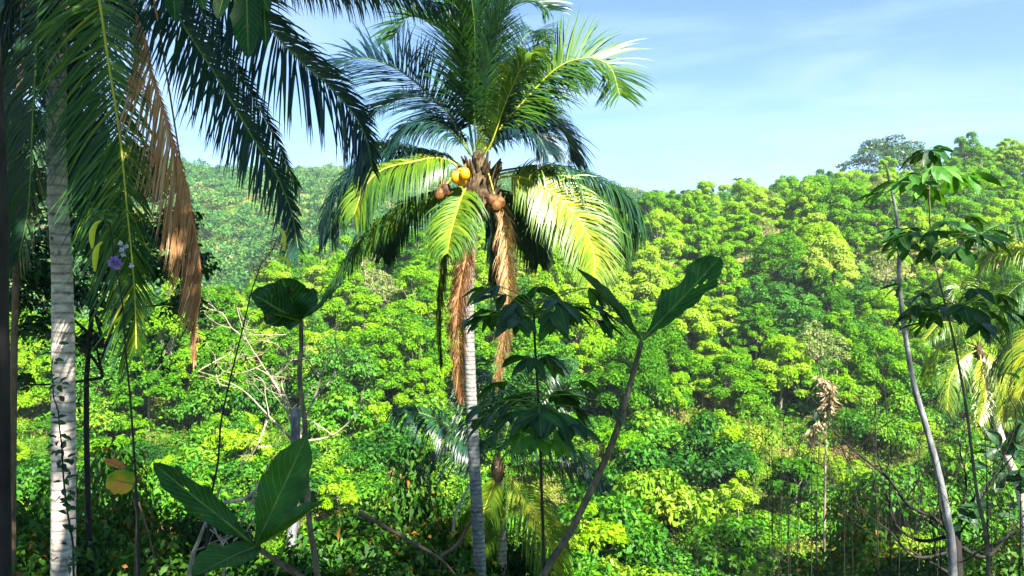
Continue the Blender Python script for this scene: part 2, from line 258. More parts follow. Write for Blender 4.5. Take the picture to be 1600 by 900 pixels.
t_ = np.linspace(-1, 1, 321); xs = np.sign(t_) * (np.abs(t_) * 140 + np.abs(t_) ** 5 * 3860)
ys = np.concatenate([np.linspace(-400, -20, 20), np.linspace(-16, 60, 60), np.linspace(62, 240, 110), np.linspace(245, 520, 60), np.linspace(560, 6000, 24)])
X, Y = np.meshgrid(xs, ys); Z = height(X, Y)
mb = MB(); nx = len(xs); i, j = np.meshgrid(np.arange(len(ys) - 1), np.arange(nx - 1), indexing='ij'); q = (i * nx + j).ravel()
mb.add(np.stack([X.ravel(), Y.ravel(), Z.ravel()], -1), np.stack([q, q + 1, q + nx + 1, q + nx], -1))
tag(mb.build('ground', M['ground'], smooth=True), kind='structure')

# ------------------------------------------------------------------ broadleaf trees
def rnd_dirs(rng, n): return nrm(rng.normal(size=(n, 3)))
def lobe_leaves(rng, lobes, n, size, droop=0.2, upb=0.35, shell=(0.55, 1.05), sizevar=0.3):
    """leaf positions spread through squashed lobes; returns arrays for cards()"""
    ce = np.array([l[0] for l in lobes]); ra = np.array([l[1] for l in lobes]); w = ra[:, 0] * ra[:, 1]; w = w / w.sum()
    k = rng.choice(len(lobes), n, p=w); d = rnd_dirs(rng, n); d[:, 2] = np.where(d[:, 2] < -0.35, -d[:, 2], d[:, 2])
    rr = rng.uniform(shell[0], shell[1], n) ** 0.6; rr *= 1 + 0.12 * np.sin(d[:, 0] * 9 + k) * np.cos(d[:, 1] * 8 + k * 2)
    pos = ce[k] + d * ra[k] * rr[:, None]
    up = nrm(d * 0.7 + rnd_dirs(rng, n) * 0.55 + np.array([0, 0, upb])); dr = nrm(np.cross(up, rnd_dirs(rng, n))); dr[:, 2] -= droop
    tint = np.clip(0.45 + 0.12 * rng.normal(size=n) + 0.10 * rng.normal(size=len(lobes))[k], 0, 1)
    return pos, dr, up, size * (1 + sizevar * rng.normal(size=n)), tint
def make_tree(rng, name, label, cat, group, H, R, nl, nleaf, size, mat, bark, tint_shift=0.0, crown_base=0.42, flat=0.6, lobe_r=(0.16, 0.34), tr=0.11):
    root = thing(name, label, cat, group)
    lean = rng.normal(0, 0.05 * H, 2); tb = MB(); top = np.array([lean[0], lean[1], H * 0.62])
    tube(tb, [(0, 0, -1.2), (lean[0] * .3, lean[1] * .3, H * .3), top], [tr * 1.3, tr, tr * .7], 7, n=8)
    lobes = []
    for k in range(nl):
        a = k * 2.4 + rng.uniform(-.4, .4); q = math.sqrt((k + .5) / nl); zz = H * (crown_base + (1 - crown_base) * (1 - 0.62 * q ** 2) * rng.uniform(0.55, 1.0)); zz = min(zz, H * 0.93)
        c = np.array([lean[0] + math.cos(a) * R * q * .8, lean[1] + math.sin(a) * R * q * .8, zz]); r = R * rng.uniform(*lobe_r); lobes.append((c, np.array([r, r, r * flat])))
        if k % 2 == 0:
            b = top * rng.uniform(.7, 1.0); tube(tb, [b, b * .4 + c * .6 - (0, 0, .3), c], [tr * .45, tr * .3, tr * .12], 5, n=6, cap=False)
    tb.build('trunk', bark, root, True)
    cb = MB(); pos, dr, up, s, ti = lobe_leaves(rng, lobes, nleaf, size)
    cards(cb, pos, dr, up, s, s * .55, np.clip(ti + tint_shift, 0, 1)); cb.build('crown', mat, root)
    return root

rng = np.random.default_rng(11)
HILL_LABEL = 'leafy bright green tree standing in the dense forest on the hillside'
FG = 'forest trees on the hillside'
protos = []
for k in range(8):
    H = rng.uniform(7.5, 9.5); R = rng.uniform(2.9, 4.3)
    protos.append(make_tree(rng, 'forest_tree', HILL_LABEL, 'tree', FG, H, R, 60, 15000, 0.23, M['tree'], M['bark'], (0.05, -0.05, 0.1, 0, 0.22, -0.1, 0.3, -0.3)[k], crown_base=0.07, flat=0.85, lobe_r=(0.10, 0.26)))
pts = []
y = 66.0
while y < 180:
    w = y * 0.72; x = -w
    while x < w:
        xx = x + rng.uniform(-2.0, 2.0); yy = y + rng.uniform(-2.0, 2.0); u = xx / yy
        D = np.interp(u, _tu, _tD); edge = np.interp(u * F + 800, [0, 350, 600, 900, 1250, 1400, 1600], [58, 58, 60, 66, 67, 72, 70])
        if edge < yy < D + 3: pts.append((xx, yy))
        x += 5.2 + (y - 66) * 0.022
    y += 4.9 + (y - 66) * 0.018
pts.sort(key=lambda p: p[1] - 0.0)

keep = pts[:293]; rest = pts[293:]
M['tree_pale'] = leaf_mat('pale_leaf', [(0.0, (0.10, 0.16, 0.05)), (0.5, (0.20, 0.27, 0.08)), (1.0, (0.34, 0.34, 0.16))], 0.6, 0.4, 0.3, spec=.1)
M['tree_mid'] = leaf_mat('deep_green_leaf', [(0.0, (0.02, 0.09, 0.010)), (0.5, (0.045, 0.18, 0.012)), (1.0, (0.09, 0.26, 0.015))], 0.5, 0.35, 0.4, spec=.2)
other = [[make_tree(rng, 'pale_tree', 'airy grey green tree with thin foliage and pale limbs among the greener forest', 'tree', 'pale airy trees in the forest', 8.5, 3.0, 40, 2600, .22, M['tree_pale'], M['dead_wood'], q, crown_base=.35, flat=1.0, lobe_r=(.12, .24), tr=.13) for q in (0, .1)],
         [make_tree(rng, 'dark_tree', 'deep green dense crowned tree among the lighter forest trees', 'tree', 'deep green trees in the forest', 7.5, 3.6, 44, 9000, .24, M['tree_mid'], M['bark'], q, crown_base=.12, flat=.8, lobe_r=(.14, .28)) for q in (0, .15)]]
usedo = set(); pts2 = []
for (x, y) in pts:
    q = rng.random(); q = q * .6 if math.sin(x * .11 + 1) * math.sin(y * .13) > .35 else q
    kk = 0 if .05 < q < .10 else (1 if q < .05 or (y < 92 and q < .2) else None)
    if kk is None or len(usedo) > 400: pts2.append((x, y)); continue
    w = int(rng.integers(0, 2)); pr_ = other[kk][w]; sc = rng.uniform(.75, 1.15); loc = (x, y, hz(x, y))
    if (kk, w) not in usedo: usedo.add((kk, w)); pr_.location = loc
    else: copy_tree(pr_, loc, rng.uniform(0, 6.28), (sc, sc, sc * rng.uniform(.85, 1.15)))
keep = pts2[:293]; rest = pts2[293:]
used = set()
for n_, (x, y) in enumerate(keep):
    k = int(rng.integers(0, 8)); s = rng.uniform(0.7, 1.25); loc = (x, y, hz(x, y)); rz = rng.uniform(0, 6.28)
    if k not in used:
        used.add(k); protos[k].location = loc; protos[k].rotation_euler = (0, 0, rz)
    else: copy_tree(protos[k], loc, rz, (s, s, s * rng.uniform(.78, 1.12)))
# the rest of the forest, far up the slope, as one mass
if rest:
    mb = MB()
    for (x, y) in rest:
        H = rng.uniform(5.8, 9.6); R = rng.uniform(2.8, 4.4); z0 = hz(x, y); lobes = []
        for k in range(12):
            a = k * 2.4 + rng.uniform(-.4, .4); q = math.sqrt((k + .5) / 12)
            lobes.append((np.array([x + math.cos(a) * R * q * .8, y + math.sin(a) * R * q * .8, z0 + H * (.45 + .48 * (1 - .7 * q ** 1.6) * rng.uniform(.75, 1))]), np.array([1, 1, .62]) * R * rng.uniform(.24, .36)))
        pos, dr, up, s, ti = lobe_leaves(rng, lobes, 3200, 0.33); cards(mb, pos, dr, up, s, s * .55, np.clip(ti + rng.normal(0, .14), 0, 1))
    tag(mb.build('upper_forest', M['tree']), 'leafy tree crowns merging along the upper slope of the near hill', None, None, 'stuff')

# the far hill, covered with woods nobody could count
mb = MB(); n_far = 4800
fx, fy = [], []
while len(fx) < n_far:
    yy = rng.uniform(165, 445); xx = rng.uniform(-0.78, 0.26) * yy
    D = np.interp(xx / yy, _tu, _tD)
    if yy < D + 30: continue
    if math.sin(xx * .05 + 2) * math.sin(yy * .043 + xx * .021) > 0.62 and rng.random() < .6: continue     # clearings
    fx.append(xx); fy.append(yy)
fz = height(np.array(fx), np.array(fy))
LB, RA, TI = [], [], []
for x, y, z in zip(fx, fy, fz):
    h = rng.uniform(3, 7.5) * (1.25 if rng.random() < .08 else 1); tt = rng.normal(.42, .16)
    for k in range(3):
        LB.append((x + rng.normal(0, 1.4), y + rng.normal(0, 1.4), z + h * rng.uniform(.45, .75))); RA.append((rng.uniform(1.4, 3.4),) * 2 + (h * .33,)); TI.append(tt)
LB = np.array(LB); RA = np.array(RA); TI = np.array(TI); k = np.repeat(np.arange(len(LB)), 36); n = len(k)
d = rnd_dirs(rng, n); d[:, 2] = np.abs(d[:, 2]) - .25; pos = LB[k] + d * RA[k] * rng.uniform(.7, 1.08, n)[:, None]
up = nrm(d + rnd_dirs(rng, n) * .5); cards(mb, pos, nrm(np.cross(up, rnd_dirs(rng, n))), up, rng.uniform(.7, 1.3, n), rng.uniform(.45, .8, n), np.clip(TI[k] + rng.normal(0, .1, n), 0, 1))
tag(mb.build('far_woods', M['tree_far']), 'hazy blue green woods covering the far hill behind the palms', None, None, 'stuff')

# single trees that stand out on the skyline
def ridge_tree(px, py, Yd, Hpx, Wpx, label, mat='tree_dark', nl=16, nleaf=2600, flat=.45, size=.5, cb=.45):
    x = (px - 800) / F * Yd; top = (450 - py) / F * Yd; z0 = hz(x, Yd); H = max(top - z0, 3.0); R = Wpx / F * Yd / 2
    r = make_tree(rng, 'ridge_tree', label, 'tree', None, H, R, nl, nleaf, size, M[mat], M['bark'], 0, crown_base=cb, flat=flat, tr=.22)
    r.location = (x, Yd, z0); return r
ridge_tree(1395, 212, 182, 60, 150, 'wide flat topped dark tree rising from the ridge on the right', nl=30, nleaf=8000, flat=.36, cb=.42)
ridge_tree(1430, 230, 180, 40, 46, 'smaller pale tree under the edge of the flat topped ridge tree', 'tree', 12, 1500, .5, cb=.55)
ridge_tree(1154, 274, 170, 30, 32, 'thin round topped dark tree breaking the ridge line in mid slope', nl=8, nleaf=650, cb=.6)
ridge_tree(1312, 250, 180, 20, 18, 'tiny dark tree sticking up from the ridge left of the flat topped tree', nl=4, nleaf=260, cb=.75)
ridge_tree(1022, 286, 172, 40, 38, 'round mid green tree at the left end of the clump by the palm crown', nl=10, nleaf=1500, cb=.4)
ridge_tree(1062, 284, 175, 40, 44, 'bluish tree in the middle of the small ridge clump', nl=10, nleaf=1500, cb=.4)
ridge_tree(1088, 288, 176, 30, 28, 'slim bluish tree at the right end of the small ridge clump', nl=8, nleaf=900, cb=.5)
ridge_tree(1508, 232, 186, 30, 26, 'dark pointed tree on the ridge right of the flat topped tree', nl=8, nleaf=1100, cb=.4)
ridge_tree(1562, 230, 184, 30, 50, 'broad dark tree on the ridge close to the right edge', nl=12, nleaf=1800, cb=.4)
ridge_tree(1594, 228, 182, 30, 34, 'dark tree on the ridge cut by the right edge of view', nl=8, nleaf=1200, cb=.4)

# small utility pole far away on the opposite hill
yp = 250.0; xp = (358 - 800) / F * yp
pr = thing('utility_pole', 'thin pale utility pole standing among trees on the far hill', 'pole', None, (xp, yp, hz(xp, yp)))
mb = MB(); tz = (450 - 366) / F * yp - pr.location.z; tube(mb, [(0, 0, -1), (0, 0, tz)], [.2, .15], 8); mb.build('post', M['dead_wood'], pr)
mb = MB(); tube(mb, [(-1.1, 0, tz - .6), (1.1, 0, tz - .6)], .09, 6); mb.build('crossarm', M['dead_wood'], pr)

# ------------------------------------------------------------------ lower slope: shrubs and grass
rng = np.random.default_rng(5)
SL = 'rounded green shrub growing in the scrub on the lower slope'; SG = 'shrubs on the lower slope'
def make_shrub(rng, H, R, nl, nleaf, size, mat, shift=0, name='shrub', label=SL, group=SG, cat='shrub', stems=5):
    root = thing(name, label, cat, group); sb = MB(); lobes = []
    for k in range(nl):
        a = rng.uniform(0, 6.28); q = math.sqrt(rng.random()); c = np.array([math.cos(a) * R * q * .75, math.sin(a) * R * q * .75, H * (.25 + .6 * (1 - q * .6) * rng.uniform(.5, 1))])
        r = R * rng.uniform(.28, .48); lobes.append((c, np.array([r, r, r * rng.uniform(.6, .9)])))
        if k < stems: tube(sb, [(0, 0, -.5), c * (.5, .5, .45), c], [.035 * R, .025 * R, .01], 5, n=6, cap=False)
    sb.build('stem', M['dark_bark'], root)
    cb = MB(); pos, dr, up, s, ti = lobe_leaves(rng, lobes, nleaf, size, shell=(.35, 1.1)); cards(cb, pos, dr, up, s, s * .5, np.clip(ti + shift, 0, 1)); cb.build('foliage', mat, root)
    return root
KINDS = [
 ([make_shrub(rng, 2.4, 1.7, 10, 2600, .16, M['shrub'], q) for q in (.12, .2, -.15, -.3)], 250, (.5, 1.4), (26, 84)),
 ([make_shrub(rng, 3.4, 2.3, 14, 2600, .26, M['shrub'], q, 'broadleaf_bush', 'large dome of broad green leaves among the slope scrub', 'large bushes among the slope scrub', 'bush') for q in (-.05, -.2, .1)], 190, (.6, 1.5), (22, 84)),
 ([make_shrub(rng, 1.8, 1.3, 10, 900, .12, M['dry_brown'], 0, 'dry_bush', 'brown dried out twiggy bush on the lower slope', 'dried out bushes on the lower slope', 'bush', 10) for q in (0, 1)], 60, (.6, 1.2), (28, 80)),
 ([make_tree(rng, 'young_tree', 'slim young tree with an airy light green crown in the scrub', 'tree', 'young trees in the scrub', 4.6, 1.5, 14, 2400, .2, M['tree'], M['bark'], q, crown_base=.3, flat=.8, tr=.05) for q in (.1, -.1)], 110, (.55, 1.25), (34, 86))]
for ps_, num, (s0, s1), (ya, yb) in KINDS:
    cnt = 0; us = set()
    while cnt < num:
        yy = ya + (yb - ya) * rng.random() ** .8; xx = rng.uniform(-.72, .72) * yy
        if math.sin(xx * .23 + 1.3 + num) * math.sin(yy * .31 + xx * .11) > 0.45 and rng.random() < .8: continue
        k = int(rng.integers(0, len(ps_))); s = rng.uniform(s0, s1); cnt += 1
        if k not in us: us.add(k); ps_[k].location = (xx, yy, hz(xx, yy) - .1); continue
        copy_tree(ps_[k], (xx, yy, hz(xx, yy) - .1), rng.uniform(0, 6.28), (s, s, s * rng.uniform(.8, 1.3)))
mb = MB(); n = 60000
yy = 30 + 52 * rng.random(n) ** .75; xx = rng.uniform(-.76, .76, n) * yy; zz = height(xx, yy)
clump = np.sin(xx * 1.9 + np.sin(yy * 1.3)) * np.sin(yy * 2.1 + np.sin(xx * .9)); hh = rng.uniform(.2, .55, n) * (1 + .5 * clump)
d = nrm(np.stack([rng.normal(0, .35, n), rng.normal(0, .35, n), np.ones(n)], -1)); up = nrm(rng.normal(size=(n, 3)) * (1, 1, .2))
cards(mb, np.stack([xx, yy, zz - .03], -1), d, up, hh, hh * .13 + .03, np.clip(.5 + rng.normal(0, .12, n), 0, 1), fold=.1, bend=.35)
tag(mb.build('grass', M['grass']), 'tall green and straw coloured grass covering the lower slope', None, None, 'stuff')
# ground cover on the near slope and under the forest
mb = MB(); n = 260000; yy = 28 + 58 * rng.random(n) ** .8; xx = rng.uniform(-.76, .76, n) * yy; zz = height(xx, yy)
hm = .3 + .9 * (np.sin(xx * 1.1 + np.sin(yy * .8) * 2) * np.sin(yy * 1.3 + np.sin(xx * .7) * 2) + 1) / 2; up = nrm(rnd_dirs(rng, n) * .8 + (0, -.2, .6)); s = rng.uniform(.1, .2, n)
cards(mb, np.stack([xx, yy, zz + hm * rng.random(n) ** .5 * 1.3], -1), nrm(np.cross(up, rnd_dirs(rng, n))), up, s, s * .55, np.clip(.42 + rng.normal(0, .13, n), 0, 1))
tag(mb.build('ground_cover', M['grass']), 'tangle of low leafy creepers and weeds on the lower slope', None, None, 'stuff')
mb = MB(); n = 90000
yy = np.concatenate([rng.uniform(2.5, 34, n // 2), rng.uniform(60, 175, n // 2)]); xx = rng.uniform(-.78, .78, n) * (yy + 2); zz = height(xx, yy); s = np.where(yy < 40, rng.uniform(.08, .2, n), rng.uniform(.3, .7, n))
h_ = np.where(yy < 40, rng.uniform(0, .5, n), rng.uniform(0, 1.6, n)); up = nrm(rnd_dirs(rng, n) * .7 + (0, 0, .6))
cards(mb, np.stack([xx, yy, zz + h_], -1), nrm(np.cross(up, rnd_dirs(rng, n))), up, s, s * .5, np.clip(.35 + rng.normal(0, .15, n), 0, 1))
tag(mb.build('undergrowth', M['shrub']), 'low leafy undergrowth covering the ground below the trees', None, None, 'stuff')

# ------------------------------------------------------------------ coconut palms
def frond(mb, pts, Lf, n=70, roll=0.0, g=0.16, ang=(70, 35), vee=0.25, w=0.024, tint=0.4, tb=0.0, rng=None, rr=0.022, skip=0.0, sides=(1, 1), start=0.14, up0=(0, 0, 1), jit=0.10, tv=.07):
    """one frond: a tapering rachis (material 1) and two rows of drooping leaflets (material 0)"""
    sp = spline(pts, n); T = nrm(np.gradient(sp, axis=0)); u = np.linspace(0, 1, n)
    tube(mb, sp, rr * (1 - .85 * u) + .003, 6, 0.5, 1)
    up0 = np.array(up0, float); N = nrm(up0 - (T @ up0)[:, None] * T); S = np.cross(T, N)
    ro = np.radians(np.interp(u, np.linspace(0, 1, len(roll)), roll) if np.ndim(roll) else np.full(n, roll))[:, None]
    S2 = S * np.cos(ro) + N * np.sin(ro); N2 = N * np.cos(ro) - S * np.sin(ro)
    prof = np.clip(np.sin(np.clip((u - start) / (1 - start), 0, 1) ** .75 * math.pi * .93 + .1), 0, 1) ** .55
    K = 6
    for si, s in enumerate((1, -1)):
        if not sides[si]: continue
        m = (u > start) & (rng.random(n) > skip); idx = np.where(m)[0]; k = len(idx)
        a = np.radians(np.interp(u[idx], [0, 1], ang) + rng.normal(0, 5, k))[:, None]
        d = nrm(s * S2[idx] * np.sin(a) + T[idx] * np.cos(a) + N2[idx] * (vee + rng.normal(0, jit, k))[:, None] + rng.normal(0, jit * .5, (k, 3)))
        ln = Lf * sides[si] * prof[idx] * rng.uniform(.88, 1.08, k); seg = (ln / K)[:, None]; p = sp[idx].copy(); gg = (g * rng.uniform(.7, 1.3, k))[:, None]
        P_ = [p]; 
        for q in range(K):
            d = nrm(d + np.array([0, 0, -1.0]) * gg * (0.5 + q * .35)); p = p + d * seg; P_.append(p)
        P_ = np.stack(P_, 1)                                            # k, K+1, 3
        wd = T[idx] - N2[idx] * .25; tan = nrm(np.gradient(P_, axis=1)); wd = wd[:, None] - (tan * wd[:, None]).sum(-1, keepdims=True) * tan; wd = nrm(wd)
        tw = np.array([.55, 1, 1, .9, .7, .42, .06])[None, :, None] * w * .5
        A = P_ + wd * tw; B = P_ - wd * tw; v = np.stack([A, B], 2).reshape(-1, 3)
        base = (np.arange(k) * (K + 1) * 2)[:, None] + (np.arange(K) * 2)[None]; f = np.stack([base, base + 1, base + 3, base + 2], -1).reshape(-1, 4)
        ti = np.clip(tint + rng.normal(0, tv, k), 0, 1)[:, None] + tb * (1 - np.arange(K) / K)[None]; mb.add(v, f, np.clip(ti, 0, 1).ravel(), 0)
def px_pts(l, Y0, dY):
    u = np.linspace(0, 1, len(l)); return [P(a, b, Y0 + dY * q ** 1.2) for (a, b), q in zip(l, u)]
PM = [M['palm'], M['palm_rib']]; PG = [M['palm'], M['green_rib']]; DM = [M['dead'], M['dead_rib']]
def pm(k): return PM if k.get('tint', .4) > .38 else PG
def palm_trunk(root, pts, r, rng, mat='palm_bark', sides=16, step=.06):
    mb = MB(); sp = np.asarray(pts, float); L_ = np.linalg.norm(np.diff(sp, axis=0), axis=1).sum(); n = int(L_ / step)
    rad = np.interp(np.linspace(0, 1, n), np.linspace(0, 1, len(r)), r) * (1 + .022 * np.sin(np.arange(n) * 2 * math.pi / 3)) 
    tube(mb, spline(sp, n), rad, sides, rough=.012, rng=rng); return mb.build('trunk', M[mat], root, True)
def ball(mb, c, r, rng, seg=12, squash=(1, 1, 1.15), tint=.5, ridge=.05):
    th = np.linspace(0, math.pi, seg); ph = np.arange(seg * 2) / (seg * 2) * 2 * math.pi; T_, P_ = np.meshgrid(th, ph, indexing='ij')
    rr = r * (1 + ridge * np.cos(3 * P_ + 1) * np.sin(T_)); v = np.stack([rr * np.sin(T_) * np.cos(P_) * squash[0], rr * np.sin(T_) * np.sin(P_) * squash[1], rr * np.cos(T_) * squash[2]], -1).reshape(-1, 3) + c
    m = seg * 2; i = np.arange(seg - 1)[:, None] * m; j = np.arange(m)[None]; j2 = (j + 1) % m; mb.add(v, np.stack([i + j, i + m + j, i + m + j2, i + j2], -1).reshape(-1, 4), tint)

# --- the tall palm in the middle
rng = np.random.default_rng(3); Y0 = 16.0
base = P(752, 960, Y0); gz = hz(base[0], Y0); base = np.array([base[0] + .05, Y0, gz - .3])
mp_ = thing('coconut_palm', 'tall coconut palm in the middle with orange coconuts and brown dead fronds', 'palm tree', None, tuple(base)); inv = -base
def off(l): return [np.asarray(p) + inv for p in l]
palm_trunk(mp_, off([base, P(750, 900, Y0), P(742, 740, Y0), P(735, 600, Y0), P(731, 470, Y0), P(735, 360, Y0), P(745, 290, Y0)]), [.19, .145, .13, .12, .12, .13, .15], rng, 'palm_bark_shaded')
mb = MB(); tube(mb, off([P(742, 345, Y0), P(748, 300, Y0), P(752, 268, Y0), P(748, 252, Y0), P(747, 238, Y0)]), [.18, .34, .34, .2, .1], 20, n=22, rough=.10, rng=rng)
for k in range(26):                                            # old petiole stubs and fibre
    a = rng.uniform(0, 6.28); z = rng.uniform(-.5, .12); c = P(749, 275, Y0) + inv + (math.cos(a) * .25, math.sin(a) * .25, z); o_ = np.array([math.cos(a), math.sin(a), 0])
    tube(mb, [c, c + o_ * .12 + (0, 0, .16), c + o_ * .22 + (0, 0, rng.uniform(.2, .42))], [.065, .045, .02], 6, n=5)
for k in range(160):
    a = rng.uniform(0, 6.28); c = P(749, 285, Y0) + inv + (math.cos(a) * .3, math.sin(a) * .3, rng.uniform(-.4, .2)); tube(mb, [c, c + (math.cos(a) * .06, math.sin(a) * .06, -.12), c + (math.cos(a) * .04 + rng.normal(0, .05), math.sin(a) * .04, -.34)], [.008, .006, .002], 3, n=4)
mb.build('crown_fibre', M['fibre'], mp_)
def mfrond(l, dY, Lf, **k):
    mb = MB(); nn = k.pop('n', 150); dead = k.pop('dead', False); k.setdefault('tv', .3 if dead else .08); k.setdefault('w', .034); frond(mb, off(px_pts(l, Y0, dY)), Lf, n=nn, rng=rng, **k)
    o = mb.build('frond', DM if dead else pm(k), mp_)
    if dead: o['label'] = 'dry brown dead frond hanging beside the trunk'
    return o
# upright centre
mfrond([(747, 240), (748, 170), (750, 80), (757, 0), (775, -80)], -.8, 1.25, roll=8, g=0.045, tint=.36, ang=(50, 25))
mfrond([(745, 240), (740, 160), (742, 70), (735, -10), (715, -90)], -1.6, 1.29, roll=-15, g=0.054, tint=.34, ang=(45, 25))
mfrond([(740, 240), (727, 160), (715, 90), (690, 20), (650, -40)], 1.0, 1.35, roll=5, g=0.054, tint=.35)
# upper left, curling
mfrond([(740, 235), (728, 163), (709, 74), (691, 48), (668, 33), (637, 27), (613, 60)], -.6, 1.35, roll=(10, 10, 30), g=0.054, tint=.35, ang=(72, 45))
# left, the blue of its shaded side put into the tint
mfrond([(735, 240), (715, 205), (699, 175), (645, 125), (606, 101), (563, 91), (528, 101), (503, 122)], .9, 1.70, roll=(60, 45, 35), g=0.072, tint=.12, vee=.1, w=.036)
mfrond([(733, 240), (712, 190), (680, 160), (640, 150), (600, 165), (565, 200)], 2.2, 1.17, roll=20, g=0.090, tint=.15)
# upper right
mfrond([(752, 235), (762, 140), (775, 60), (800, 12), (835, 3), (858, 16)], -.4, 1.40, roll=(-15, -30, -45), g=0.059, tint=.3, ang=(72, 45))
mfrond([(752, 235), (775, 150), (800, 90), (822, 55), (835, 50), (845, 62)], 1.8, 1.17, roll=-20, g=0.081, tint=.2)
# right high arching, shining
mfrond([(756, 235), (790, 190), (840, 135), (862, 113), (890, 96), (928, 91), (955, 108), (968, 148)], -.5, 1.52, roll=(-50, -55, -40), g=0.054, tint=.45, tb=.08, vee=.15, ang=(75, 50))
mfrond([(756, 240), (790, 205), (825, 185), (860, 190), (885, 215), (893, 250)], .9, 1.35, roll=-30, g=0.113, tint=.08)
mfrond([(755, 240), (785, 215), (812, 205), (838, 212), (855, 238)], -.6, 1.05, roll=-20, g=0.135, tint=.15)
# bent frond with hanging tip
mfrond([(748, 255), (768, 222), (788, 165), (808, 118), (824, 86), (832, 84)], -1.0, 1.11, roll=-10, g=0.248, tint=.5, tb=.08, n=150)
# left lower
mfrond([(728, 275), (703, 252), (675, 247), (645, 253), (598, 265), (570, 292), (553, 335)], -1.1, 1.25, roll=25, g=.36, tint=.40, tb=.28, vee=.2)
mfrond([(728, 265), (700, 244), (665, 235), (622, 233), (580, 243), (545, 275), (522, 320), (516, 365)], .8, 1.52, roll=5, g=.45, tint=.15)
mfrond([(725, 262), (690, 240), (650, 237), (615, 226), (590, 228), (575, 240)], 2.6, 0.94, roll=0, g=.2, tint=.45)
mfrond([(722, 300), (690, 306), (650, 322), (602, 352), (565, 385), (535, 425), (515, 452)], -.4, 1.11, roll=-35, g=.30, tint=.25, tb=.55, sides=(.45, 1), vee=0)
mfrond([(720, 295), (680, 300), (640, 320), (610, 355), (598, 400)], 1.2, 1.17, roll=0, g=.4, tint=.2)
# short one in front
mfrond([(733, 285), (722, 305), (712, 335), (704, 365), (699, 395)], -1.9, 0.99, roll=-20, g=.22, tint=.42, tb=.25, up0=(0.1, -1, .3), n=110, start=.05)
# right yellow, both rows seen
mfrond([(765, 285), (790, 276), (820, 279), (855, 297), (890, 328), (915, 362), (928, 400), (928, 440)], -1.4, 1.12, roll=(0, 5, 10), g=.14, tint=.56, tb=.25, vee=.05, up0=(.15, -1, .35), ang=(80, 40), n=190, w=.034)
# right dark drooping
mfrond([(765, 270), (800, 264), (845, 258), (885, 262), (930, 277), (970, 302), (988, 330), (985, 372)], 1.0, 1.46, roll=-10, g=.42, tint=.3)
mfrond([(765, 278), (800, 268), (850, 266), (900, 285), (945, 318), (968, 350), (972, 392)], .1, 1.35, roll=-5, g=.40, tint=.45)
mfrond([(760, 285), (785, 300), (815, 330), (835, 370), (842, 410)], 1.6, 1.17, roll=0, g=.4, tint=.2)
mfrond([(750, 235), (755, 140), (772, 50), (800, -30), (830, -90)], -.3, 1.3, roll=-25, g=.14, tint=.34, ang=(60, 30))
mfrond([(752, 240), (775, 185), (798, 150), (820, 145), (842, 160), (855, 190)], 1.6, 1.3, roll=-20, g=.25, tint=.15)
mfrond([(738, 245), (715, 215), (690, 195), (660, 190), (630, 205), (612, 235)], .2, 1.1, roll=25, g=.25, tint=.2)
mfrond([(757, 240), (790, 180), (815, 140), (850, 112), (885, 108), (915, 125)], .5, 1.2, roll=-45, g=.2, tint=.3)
# dead ones hanging along the trunk
mfrond([(727, 300), (722, 360), (722, 420), (716, 500), (718, 580), (722, 620)], -.5, .75, roll=0, g=.2, tint=.4, dead=True, up0=(0, -1, 0), ang=(42, 14), vee=.25, jit=.2, start=.05, w=.016, n=230)
mfrond([(728, 300), (732, 350), (728, 400), (718, 450), (712, 520)], -.45, .6, roll=0, g=.2, tint=.6, dead=True, up0=(0, -1, 0), ang=(40, 14), vee=.3, jit=.22, start=.05, w=.016, n=200)
mfrond([(770, 290), (786, 330), (792, 400), (793, 470), (785, 540), (777, 598)], -.3, .7, roll=0, g=.2, tint=.8, dead=True, up0=(0, -1, 0), ang=(42, 14), vee=.25, jit=.2, start=.05, w=.016, n=230)
mfrond([(715, 300), (700, 350), (692, 420), (686, 490), (690, 570)], .2, .6, roll=0, g=.5, tint=.3, tb=.3, up0=(0, -1, 0), ang=(25, 10), vee=.05, start=.05)
mfrond([(758, 300), (768, 340), (772, 400), (770, 460)], .4, .8, roll=0, g=.5, tint=.2, up0=(0, -1, 0), ang=(35, 20), start=.05)
# coconuts
for (a, b, dy, m_) in ((713, 277, -.55, 'coconut'), (726, 272, -.62, 'coconut'), (721, 281, -.4, 'coconut'), (686, 304, -.5, 'coconut_brown'), (697, 297, -.4, 'coconut_brown'), (692, 292, -.3, 'coconut_brown'), (769, 313, -.5, 'coconut_brown'), (781, 317, -.4, 'coconut_brown'), (775, 322, -.5, 'coconut_brown')):
    mb = MB(); ball(mb, P(a, b, Y0 + dy) + inv, .105, rng, squash=(1, 1, 1.28), ridge=.09); tube(mb, [P(a, b, Y0 + dy) + inv + (0, 0, .10), P(a, b, Y0 + dy) + inv + (0, 0, .145), P(a, b, Y0 + dy) + inv + (.02, .06, .22)], [.055, .035, .014], 8, mat=1); o = mb.build('coconut', [M[m_], M['fibre']], mp_, True)
mb = MB()
for a, b in ((718, 272), (692, 296), (775, 314)): tube(mb, off([P(745, 268, Y0), P((745 + a) / 2, min(b, 268) - 4, Y0 - .3), P(a, b, Y0 - .45)]), [.03, .02, .015], 6, n=8)
mb.build('fruit_stalk', M['palm_rib'], mp_)

